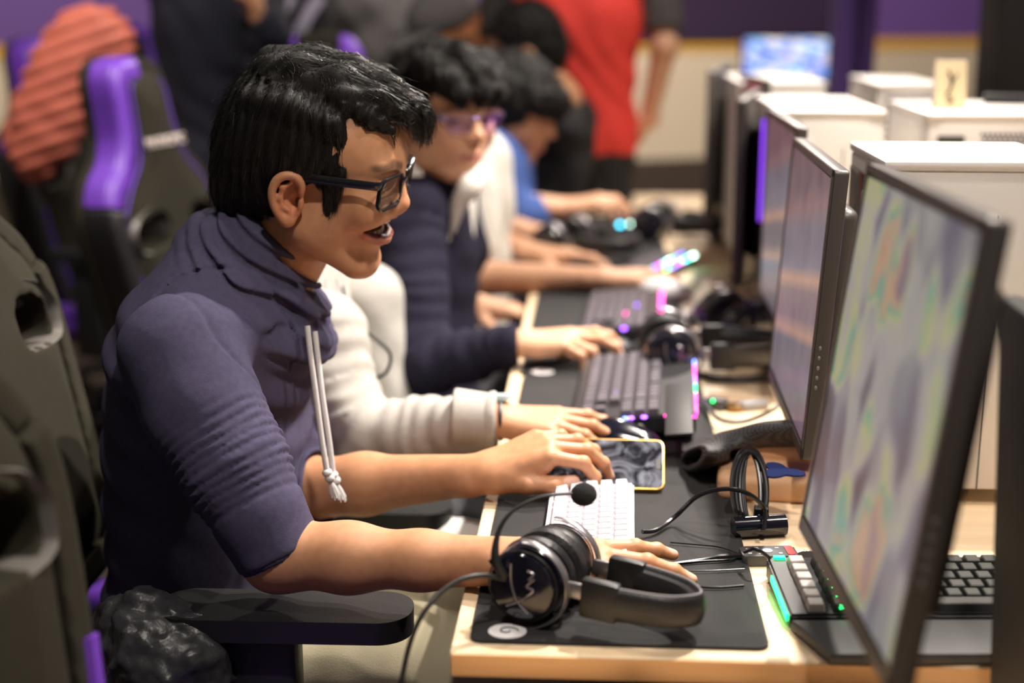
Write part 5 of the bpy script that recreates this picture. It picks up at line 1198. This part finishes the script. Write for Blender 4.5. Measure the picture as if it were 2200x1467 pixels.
B().box((WA / 2 - .02, DA / 2 + .026, tA(DA / 2 + .026) + .001), (.26, .038, .004), (R(6), 0, 0), bev=.001).obj('media_panel', mat('dark_grey_panel', (.018, .017, .018), .5), kA)
xs = [(-.13, mgl), (-.07, mgl), (-.01, wll), (.05, mgl), (.11, mgl), (.16, mgl)]
for i, (x, m) in enumerate(((-.12, bll), (-.06, mgl), (.0, pul), (.05, gl), (.10, mgl), (.155, mgl))): B().box((x, DA / 2 + .0505, tA(DA / 2 + .05) - .001), (.045, .0028, .004)).obj('edge_light', m, kA, False)
B().box((WA / 2 + .0065, DA / 2 + .028, tA(.08) - .003), (.0022, .045, .003)).obj('edge_light', mgl, kA, False)
for y, m in ((-.052, gl), (-.044, gl), (-.010, wll), (.008, bll), (.016, pul), (.034, pul)): B().sph((WA / 2 + .0055, y, tA(y) - .0015), (.0022, .0045, .0022), n=10).obj('key_glow', m, kA)
for x, y, m in ((.07, -.01, pul), (-.09, .03, pul), (-.10, .012, pul), (.02, .03, mgl), (.06, .044, gl)): B().sph((x, y, tA(y) + .006), (.0022, .003, .003), n=10).obj('key_glow', m, kA)
kB, tB, WB, DB = keyboard('black keyboard with violet glow, behind the hand on the black mouse', (.040, 2.70, .7336), R(-93), tkl, dbase, gkey, single=False, tilt=6, pad=(.006, .006, .006, .03))
for x, m in ((-.10, mgl), (0, mgl), (.1, pul)): B().box((x, DB / 2 + .028, tB(.08) + .001), (.08, .006, .003)).obj('edge_light', m, kB, False)
for x, y, m in ((WB / 2 + .004, .02, pul), (WB / 2 + .004, .062, bll), (WB / 2 + .004, .076, bll), (.05, .02, mgl), (-.02, .04, pul)): B().sph((x, y, tB(y) + .003), (.003, .005, .003), n=10).obj('key_glow', m, kB)
kC, tC, WC, DC = keyboard('dark keyboard under the raised hand, glowing in rainbow colours along its edge', (.130, 3.20, .7336), R(-112), ansi60, dbase, gkey, single=False, tilt=5)
for i in range(9): B().box((WC / 2 - .015 - i * .030, DC / 2 + .007, tC(.05) + .003), (.022, .006, .004)).obj('edge_light', (cyl_, wll, gl, pul, bll, mgl, cyl_, gl, wll)[i], kC, False)
for i in range(8): B().box((WC / 2 - .03 - i * .030, DC / 2 - .014, tC(.035) + .009), (.018, .005, .003)).obj('edge_light', (gl, pul, mgl, cyl_, wll, gl, pul, bll)[i], kC, False)
for i in range(5): B().sph((WC / 2 + .004, -.03 + i * .018, tC(0) + .002), .0035, n=10).obj('key_glow', (cyl_, wll, gl, mgl, pul)[i], kC)
kD, tD, WD, DD = keyboard('farthest dark keyboard with two cyan lights by the denim sleeve', (.09, 3.88, .7336), R(-88), ansi60, dbase, gkey, single=False, tilt=5)
for (x, y, m) in ((WD / 2 - .0, -.035, cyl_), (WD / 2 - .0, -.005, wll), (WD / 2 - .05, .045, mgl), (WD / 2 - .09, .050, pul)): B().sph((x, y, tD(y) + .012), (.0055, .0055, .0055), n=12).obj('key_glow', m, kD)
# green lit keyboard at the right front, used from the camera side
bright = mat('pale_lit_keycap', s2l((196, 190, 186)), .5); dk = mat('black_keycap_plastic', (.03, .032, .03), .45)
kE, tE, WE, DE = keyboard('keyboard with green glow and black palm rest at the front right of the desk', (.408, 1.400, .7306), R(4), [[1, -.35] + r for r in [q[:-2] for q in full]], dbase, dk, alt=lambda i, j, n: bright if i == 0 else None, tilt=4, pad=(.018, .006, .004, .012))
B().box((-WE / 2 + .034, 0, tE(0) + .0055), (.0042, DE, .004), (R(4), 0, 0)).obj('green_light_bar', gl, kE, False)
B().box((-WE / 2 - .0185, -.01, .012), (.003, .085, .007), (R(4), 0, 0)).obj('green_light_bar', gl, kE, False)
B().box((-WE / 2 - .005, DE / 2 + .008, tE(DE / 2) + .001), (.012, .006, .003)).obj('green_light_bar', gl, kE, False)
for j in range(5):
    for i in range(3): B().box((-WE / 2 + .058 + .019 * i * 1.0, -DE / 2 + .0195 + j * .019, tE(0) + .001 + (j - 2.5) * .0013), (.014, .0022, .002)).obj('key_glow', gl, kE, False)
B().prism([(-WE / 2 - .018, -DE / 2 - .008), (-WE / 2 + .004, -DE / 2 - .085), (WE / 2 + .004, -DE / 2 - .085), (WE / 2 + .006, -DE / 2 - .008)], .001, .013, bev=.003).obj('palm_rest', mat('soft_black_palm_rest', (.035, .035, .037), .55), kE)
# ---------------------------------------------------------------- headsets
hb_m = mat('black_leather_pad', (.016, .015, .017), .40, bump=.3, bscale=300); alu = mat('brushed_grey_metal', s2l((150, 146, 150)), .32, metal=.8); glossb = mat('gloss_black_cup', (.006, .006, .014), .14, spec=.7); stitchm = mat('pale_stitch_thread', s2l((150, 146, 150)), .6)
def headset(label, loc, rot, mic=True, group='black headsets on the desks', spread=.135, reach=.185, logo=True):
    """lies on its side: ear cups at the local left, the head band curves to +x; plane of the band horizontal"""
    t = thing('headset', label, 'headset', loc, rot=rot, group=group); a = spread / 2
    arc = [Vector((reach * (1 - abs(math.cos(q)) ** 1.0 * 1.0) * 1.0, 0, 0)) for q in (0,)]
    band = [Vector((.052, -a, 0)), Vector((.085, -a - .003, 0)), Vector((.125, -a + .004, 0)), Vector((reach - .018, -a * .62, 0)), Vector((reach, 0, 0)), Vector((reach - .018, a * .62, 0)), Vector((.125, a - .004, 0)), Vector((.085, a + .003, 0)), Vector((.052, a, 0))]
    B().tube(band[1:-1], .01, 14, 7, flat=(.0185, .0065, (0, 0, 1))).obj('headband', hb_m, t)
    inner = [Vector((p.x - .008 if abs(p.y) < a * .9 else p.x, p.y * .88, p.z)) for p in band[1:-1]]
    B().tube(inner, .01, 12, 7, flat=(.0150, .0085, (0, 0, 1))).obj('head_cushion', hb_m, t)
    B().tube([p * 1.0 + Vector((.0, 0, .0182)) for p in band[1:-1]], .0011, 6, 7).obj('stitching', stitchm, t)
    for s_ in (-1, 1):
        B().box((.072, s_ * a, 0), (.042, .016, .044), bev=.004).obj('band_end', black_pl, t)
        B().box((.046, s_ * a, .004), (.030, .006, .018), bev=.002).obj('slider', alu, t)
        q = [Vector((.049 * math.cos(w) - .012, s_ * (a + .006), .049 * math.sin(w))) for w in np.linspace(-1.75, 1.75, 13)]
        B().tube(q, .003, 8, 3, flat=(.0060, .0022, (0, 1, 0))).obj('fork', alu, t)
        M = Matrix.Translation((-.012, s_ * a, 0)) @ Matrix.Rotation(R(-90 * s_), 4, 'X')
        cup = B().lathe([(.001, .020), (.025, .0195), (.036, .016), (.0405, .009), (.0425, .0), (.044, -.010), (.042, -.016), (.001, -.016)], M, 44).obj('ear_cup', glossb if s_ < 0 else black_pl, t)
        B().lathe([(.028, -.016), (.044, -.016), (.0455, -.022), (.044, -.030), (.038, -.034), (.028, -.030)], M, 44, close=True).obj('ear_cushion', hb_m, t)
        B().lathe([(.0385, .0135), (.0400, .0145), (.0410, .0125)], M, 44, close=True).obj('cup_ring', black_pl, cup)
        if logo and s_ < 0:
            y = -a - .0208; b = B(); b.tube([(-.024, y, .026), (-.022, y - .0002, .005), (-.014, y, -.014), (.0, y + .0012, -.027)], .0011, 6, 6); b.tube([(.0, y + .0005, -.004), (-.010, y, -.014), (-.026, y + .0012, -.024)], .0011, 6, 6)
            b.tube([(-.004, y, .022), (.003, y, .020), (-.002, y, .012)], .0013, 6, 4); b.tube([(.004, y, .014), (-.004, y, .004), (.004, y, .001), (-.002, y, -.006)], .0013, 6, 4); b.obj('cup_emblem', alu, cup)
    if mic:
        m0 = Vector((-.050, -a - .004, .012))
        B().cyl(m0 + Vector((.012, .002, -.01)), m0 + Vector((-.004, 0, .008)), .007, .005).obj('mic_socket', black_pl, t)
    return t, a
# near headset
hc = PZ(1158, 1262, .7336 + .0400)
ht, ha = headset('black headset with a grey crossed emblem, lying in front with its microphone raised', (hc.x + .012, hc.y + .036, hc.z), (R(-3), R(3), R(-22)), spread=.078, reach=.168)
ht.scale = (.93, .93, .90)
def rel(o, v): return o.matrix_basis.inverted() @ Vector(v)
bpy.context.view_layer.update()
mb = [PW(1084, 1240, 1.305), PW(1064, 1200, 1.305), PW(1072, 1140, 1.315), PW(1105, 1095, 1.325), PW(1160, 1068, 1.335), PW(1215, 1061, 1.345), PW(1246, 1061, 1.35)]
Mi = ht.matrix_basis.inverted()
bo = B().tube([Mi @ p for p in mb], [.0052, .0050, .0026, .0020, .0020, .0020, .0022], 10, 6).obj('mic_boom', black_pl, ht)
S = SDF(); fc = A3(PW(1254, 1062, 1.352)); S.ell(fc, (.0135, .0125, .0120)); v, f = S.mesh(.0010, lambda p: .0004 * fnoise(p, 900)); o = npobj('foam_windscreen', v, f, mat('black_foam', (.014, .013, .014), .95, bump=.8, bscale=900), None); o.data.transform(Mi); o.parent = ht
cab = [PW(1085, 1245, 1.305), PW(1040, 1236, 1.29), PW(990, 1245, 1.275), PW(945, 1275, 1.26), PW(905, 1325, 1.24), PW(880, 1385, 1.23), PW(862, 1470, 1.22), PW(850, 1560, 1.21)]
B().tube([Mi @ p for p in cab], .0028, 8, 8).obj('cord', black_pl, ht)
def hset(label, px, py, Y, rz, tilt=0, **k):
    z = .7336 + .046; c = PZ(px, py, z); return headset(label, (c.x, c.y + .05, z), (R(tilt), 0, R(rz)), **k)
hset('black headset behind the lit keyboard, its stitched band toward the monitor', 1452, 760, 2.50, 3, mic=False)
hset('black headset beyond the paper sheets, half behind the grey-screened monitor', 1600, 700, 2.66, 20, mic=False, logo=False)
hset('blurred black headset with a metal-ringed cup, beyond the bare forearm', 1215, 520, 3.42, -25, mic=False, logo=False)
hset('black headset farthest along the row, a round dark cup upright', 1415, 480, 3.72, -15, mic=False, logo=False)
# curved headband standing above the paper
t = thing('headset', 'headset whose purple-sheened band arches above the white paper', 'headset', (PZ(1545, 690).x, 2.70, .7336), rot=(0, 0, R(10)), group='black headsets on the desks')
t.location.z = .73
sheen = mat('purple_sheen_plastic', s2l((74, 56, 96)), .3)
B().tube([(-.055, 0, .008), (-.045, 0, .035), (-.018, 0, .052), (.02, 0, .053), (.05, 0, .034), (.062, 0, .008)], .01, 12, 6, flat=(.006, .018, (0, 0, 1))).obj('headband', sheen, t)
B().sph((.066, -.004, .016), (.014, .026, .016)).obj('ear_cup', black_pl, t); B().sph((-.056, -.004, .013), (.012, .024, .013)).obj('ear_cup', black_pl, t)
# ---------------------------------------------------------------- mice
def mouse(label, px, py, rz, m, z=.7336, cord=None):
    p = PZ(px, py, .745); t = thing('computer_mouse', label, 'mouse', (p.x, p.y, z), rz)
    S = SDF(); S.ell((0, 0, .006), (.060, .031, .030)); S.ell((-.018, 0, .010), (.036, .033, .028), k=.02); S.half((0, 0, 0), (0, 0, -1), k=.003); S.cone((.010, 0, .040), (.07, 0, .028), .0016, op='s', k=.002)
    v, f = S.mesh(.0016); o = npobj('shell', v, f, m, None); o.parent = t
    B().cyl((.026, -.0035, .0285), (.026, .0035, .0285), .0085, n=18).obj('scroll_wheel', black_pl, t)
    if cord: B().tube([t.matrix_basis.inverted() @ Vector(c) for c in cord], .0018, 8).obj('cord', black_pl, t)
    return t
mouse('black mouse under the hand in the navy sleeve', 1296, 748, R(-8), black_pl)
mouse('white mouse at the fingertips of the bare arm', 1430, 626, R(-10), white)
mouse('black mouse beyond the smartphone, beside the lit keyboard', 1335, 945, R(-20), glossb)
# ---------------------------------------------------------------- smartphone
ph = thing('smartphone', 'smartphone with a gold rim and smeared reflective screen, propped beneath a hovering hand', 'phone', (.0135, 1.715, .7336), 0); ph.rotation_euler = (R(37), 0, R(-1))
gold = mat('gold_phone_rim', s2l((224, 176, 92)), .3, metal=.6)
B().prism(rrect(.152, .077, .010, 6, 0, .0385), .0, .0072, bev=.0012).obj('body', gold, ph)
sm = mat('phone_glass', (.02, .022, .03), .12, spec=.8); nt = sm.node_tree; n = nt.nodes.new('ShaderNodeTexNoise'); n.inputs['Scale'].default_value = 22; n.inputs['Detail'].default_value = 5; n.inputs['Distortion'].default_value = 2.2
cr = nt.nodes.new('ShaderNodeValToRGB'); cr.color_ramp.elements[0].position = .42; cr.color_ramp.elements[1].position = .72; cr.color_ramp.elements[0].color = (.012, .013, .018, 1); cr.color_ramp.elements[1].color = (.30, .32, .40, 1)
tc = nt.nodes.new('ShaderNodeTexCoord'); nt.links.new(tc.outputs['Object'], n.inputs[0]); nt.links.new(n.outputs[0], cr.inputs[0]); nt.links.new(cr.outputs[0], nt.nodes['Principled BSDF'].inputs['Base Color'])
B().prism(rrect(.148, .073, .008, 6, 0, .0385), .0070, .0078).obj('screen', sm, ph)
B().prism(rrect(.0065, .016, .003, 4, .0685, .0385), .0078, .0083).obj('home_button', mat('home_button_ring', (.12, .12, .12), .3), ph)
B().box((.0, .060, -.018), (.06, .03, .030), (R(-37), 0, 0), bev=.004).obj('prop_stand', black_pl, ph)
tag(B().tube([PZ(1424, 978, .735), PZ(1450, 972, .737), PZ(1482, 972, .745)], .0018, 8).obj('charging_cable', black_pl), 'thin black charging cable between the smartphone and the mesh sleeve', 'cable')
# ---------------------------------------------------------------- cable sleeve, pouch, coil, control box
meshm = mat('black_braided_mesh', (.03, .03, .032), .6, spec=.4); nt = meshm.node_tree; wv = nt.nodes.new('ShaderNodeTexChecker'); wv.inputs[1].default_value = (.085, .08, .085, 1); wv.inputs[2].default_value = (.006, .006, .006, 1); wv.inputs['Scale'].default_value = 420
tc = nt.nodes.new('ShaderNodeTexCoord'); mp = nt.nodes.new('ShaderNodeMapping'); mp.inputs['Rotation'].default_value = (0, 0, .7); nt.links.new(tc.outputs['Object'], mp.inputs[0]); nt.links.new(mp.outputs[0], wv.inputs[0]); nt.links.new(wv.outputs[0], nt.nodes['Principled BSDF'].inputs['Base Color'])
t = thing('cable_sleeve', 'wide black braided mesh sleeve lying open behind the cable coil', 'sleeve', tuple(PZ(1600, 1000)))
S = SDF(); e0 = A3(PZ(1500, 985, .760)); e1 = A3(PZ(1600, 955, .770)); e2 = A3(PZ(1700, 935, .790)); e3 = A3(PZ(1760, 930, .80))
S.chain([e0, e1, e2, e3], [.056, .058, .056, .050], k=.02, sq=((0, .45, .89), .28)); S.cone(e0 - A3((.05, 0, .0)), e0 + A3((.06, 0, .004)), .048, .040, op='s', k=.003, sq=((0, .45, .89), .20)); S.half(e0 + A3((-.008, 0, 0)), (-1, -.25, .1), k=.002); S.half((0, 0, .7345), (0, 0, -1), k=.003)
v, f = S.mesh(.0022, lambda p: .0022 * fnoise(p, 38)); npobj('braided_tube', v, f, meshm, t)
t = thing('pouch', 'tan pouch with a dark blue emblem under the braided sleeve', 'pouch', tuple(PZ(1660, 1080)))
tan = mat('tan_soft_leather', s2l((222, 176, 134)), .6, bump=.3, bscale=200, var=.06)
S = SDF(); S.box(A3(PZ(1655, 1065)) + A3((.000, .012, .016)), (.066, .040, .017), rot=(0, 0, R(-4)), r=.012); S.box(A3(PZ(1680, 1040)) + A3((.006, .022, .040)), (.052, .034, .013), rot=(R(-8), 0, R(-8)), r=.012, k=.006)
v, f = S.mesh(.0022, lambda p: .0018 * fnoise(p, 45)); npobj('pouch_body', v, f, tan, t)
emb = A3(PZ(1672, 980)); b = B(); pc = PZ(1680, 1028, .787) - t.location
b.prism([(.022 * (1 + .35 * math.cos(3 * w)) * math.cos(w), .010 * (1 + .35 * math.cos(3 * w)) * math.sin(w)) for w in np.linspace(0, 6.283, 40)[:-1]], 0, .003, Matrix.Translation(pc + Vector((0, .012, .004))) @ Euler((R(28), 0, R(-20))).to_matrix().to_4x4()); b.obj('emblem', mat('royal_blue_felt', s2l((30, 48, 112)), .8), t)
t = thing('cable_coil', 'bundle of coiled black cable standing in front of the braided sleeve', 'cable', tuple(PZ(1615, 1135)))
cbm = mat('black_glossy_cable', (.010, .009, .011), .25, spec=.6); L0 = t.location
ctr = PZ(1618, 1135, .73); 
b = B()
for k in range(10):
    o = (k - 4.5) * .0040; w = .010 + .0024 * abs(k - 4.5)
    cx_ = (ctr.x - L0.x); pts = []
    for a in np.linspace(0, 2 * math.pi, 17):
        zz = .043 + .0375 * math.cos(a); yy = .012 + .034 * math.cos(a) + o * .4; pts.append((cx_ + w * math.sin(a) + .002 * (k % 3 - 1) - .003, yy + .006 * math.sin(a), zz + .0015))
    b.tube(pts, .0026, 8, 3, caps=False)
b.obj('coiled_loops', cbm, t)
B().box((ctr.x - L0.x + .008, -.005, .022), (.017, .010, .018), (R(20), 0, 0), bev=.002).obj('plug', black_pl, t)
B().cyl(Vector((-.025, -.032, .0125)), Vector((.036, -.020, .0135)), .0125, n=24).obj('velcro_roll', glossb, t)
B().tube([Vector(p) - L0 for p in (PZ(1380, 1142, .742), PZ(1410, 1138, .740), PZ(1450, 1110, .745), PZ(1500, 1065, .775), PZ(1560, 1050, .790), PZ(1610, 1062, .785), PZ(1642, 1095, .765), PZ(1640, 1140, .745))], .0028, 8, 8).obj('loose_cable', cbm, t)
t = thing('audio_control_box', 'small grey audio control box with a red end below the cable coil', 'remote', tuple(PZ(1650, 1205, .7305)), R(6)); t.location.z = .7306
gbx = mat('grey_box_plastic', (.07, .068, .072), .45)
B().prism(rrect(.062, .030, .005, 5), .0, .012, bev=.002).obj('box_body', gbx, t)
B().prism(rrect(.009, .026, .003, 4, .024, 0), .0118, .0128).obj('red_label', mat('red_label', s2l((206, 60, 62)), .5), t)
B().cyl((-.001, 0, .012), (-.001, 0, .0128), .0055, n=20).obj('round_button', white, t)
for x, y in ((-.022, .006), (-.022, -.007), (-.012, .009), (-.010, -.009), (.011, .008), (.012, -.008)): B().box((x, y, .0122), (.004, .0025, .0008)).obj('button_mark', white, t, False)
B().tube([(-.031, 0, .006), (-.055, -.002, .006), (-.075, -.006, .005), (-.12, -.016, .0045), (-.15, -.012, .0045)], [.0042, .0038, .0022, .0018, .0018], 8, 6).obj('left_cable', cbm, t)
B().tube([(.031, 0, .006), (.045, .008, .006), (.05, -.01, .005), (.075, -.02, .004)], .002, 8, 6).obj('right_cable', cbm, t)
for i, pts in enumerate((((1440, 1212), (1500, 1206), (1560, 1203), (1580, 1200)), ((1440, 1165), (1500, 1170), (1545, 1175), (1590, 1190)), ((1450, 1250), (1480, 1258), (1540, 1262), (1598, 1258)), ((1465, 1226), (1520, 1226), (1600, 1222)))):
    tag(B().tube([PZ(x, y, .7365) for x, y in pts], (.0014, .0009, .0015, .0008)[i], 8, 6).obj('thin_cable', cbm), ('thin black cable from the fingertips to the grey control box', 'hair-thin cable curving from the index finger toward the velcro roll', 'black cable running right into the green-lit keyboard', 'faint straight wire just above the cable of the green keyboard')[i], 'cable')
tag(B().tube([PZ(x, y, z) for x, y, z in ((1600, 1185, .755), (1625, 1180, .765), (1660, 1205, .752), (1690, 1240, .742))], .0022, 8, 6).obj('thin_cable', cbm), 'cable crossing on top of the grey control box', 'cable')
# clutter between the second keyboard and the monitors
t = thing('usb_hub', 'grey usb plugs with a green light on the bare wood behind the pouch', 'adapter', tuple(PZ(1555, 880)))
B().box((-.012, .004, .009), (.034, .022, .016), (0, 0, R(-30)), bev=.003).obj('plug_body', gbx, t); B().sph((-.018, -.008, .016), .0025, n=10).obj('green_light', gl, t)
B().box((.045, .004, .007), (.045, .020, .012), (0, 0, R(20)), bev=.003).obj('second_plug', mat('silver_grey_plug', (.25, .25, .26), .4), t); B().cyl((.016, -.004, .001), (.016, -.004, .010), .014, n=20).obj('round_tin', mat('bronze_metal', s2l((140, 110, 70)), .35, metal=.7), t)
tag(B().tube([PZ(x, y, z) for x, y, z in ((1475, 850, .74), (1510, 862, .745), (1545, 900, .745), (1600, 905, .745), (1660, 880, .76), (1690, 850, .77))], .0032, 8, 6).obj('grey_cable', mat('mid_grey_cable', (.09, .09, .09), .4)), 'thick grey cable curling over the usb plugs', 'cable')
tag(B().tube([PZ(x, y, z) for x, y, z in ((1130, 778, .742), (1200, 778, .742), (1290, 768, .742), (1370, 735, .745), (1420, 705, .745))], .0030, 8, 6).obj('mouse_cord', black_pl), 'black cord of the black mouse lying past the headset', 'cable')
tag(B().tube([PZ(x, y, z) for x, y, z in ((1480, 800, .737), (1560, 815, .737), (1660, 812, .737))], .006, 8, 6).obj('flat_strap', black_pl), 'flat black strap in front of the stitched headset', 'strap')
pap = mat('bright_white_paper', (.9, .88, .86), .7)
for i, q in enumerate((((1435, 668), (1555, 665), (1560, 692), (1450, 697)), ((1585, 672), (1640, 668), (1650, 690), (1575, 702)))):
    b = B(); vs = [tuple(PZ(x, y, .7312)) for x, y in q]; lo = [b.b.verts.new(v_) for v_ in vs]; hi = [b.b.verts.new((v_[0], v_[1], v_[2] + .002)) for v_ in vs]
    b.b.faces.new(lo[::-1]); b.b.faces.new(hi)
    for k in range(4): b.b.faces.new((lo[k], lo[(k + 1) % 4], hi[(k + 1) % 4], hi[k]))
    tag(b.obj('paper_sheet', pap, None, False), ('white paper left of the headset arch', 'white paper right of the headset arch')[i], 'paper')
# metallic clutter further along
t = thing('headset_stand', 'small shiny metal stand reflecting the lamps near the edge-on monitor', 'stand', tuple(PZ(1590, 600))); B().cyl((0, 0, 0), (0, 0, .006), .03).obj('foot', black_pl, t); B().cyl((0, 0, .006), (0, 0, .05), .004).obj('stem', alu, t); B().sph((0, 0, .055), .009).obj('knob', MATS['chrome'], t)
for i, (px, py, r) in enumerate(((1455, 445, .022), (1475, 500, .018), (1330, 560, .012))):
    tag(B().cyl(PZ(px, py, .731), PZ(px, py, .731) + Vector((0, 0, .012)), r).obj('jar_lid', (pap, tan, alu)[i]), ('round white lid near the farthest keyboard', 'round tan lid beyond the rainbow keyboard', 'small metal disc by the blurred headset')[i], 'lid')
# white trainer on the floor side below the desk edge
S = SDF(); c = A3(PW(990, 1165, 1.95)); S.ell(c, (.06, .04, .035)); S.ell(c + A3((-.05, 0, .0)), (.04, .038, .04), k=.02); v, f = S.mesh(.003)
tag(npobj('white_cushion', v, f, mat('off_white_cloth', s2l((220, 216, 212)), .8), None), 'white rounded cloth bundle between the forearm and the desk edge', 'bundle')
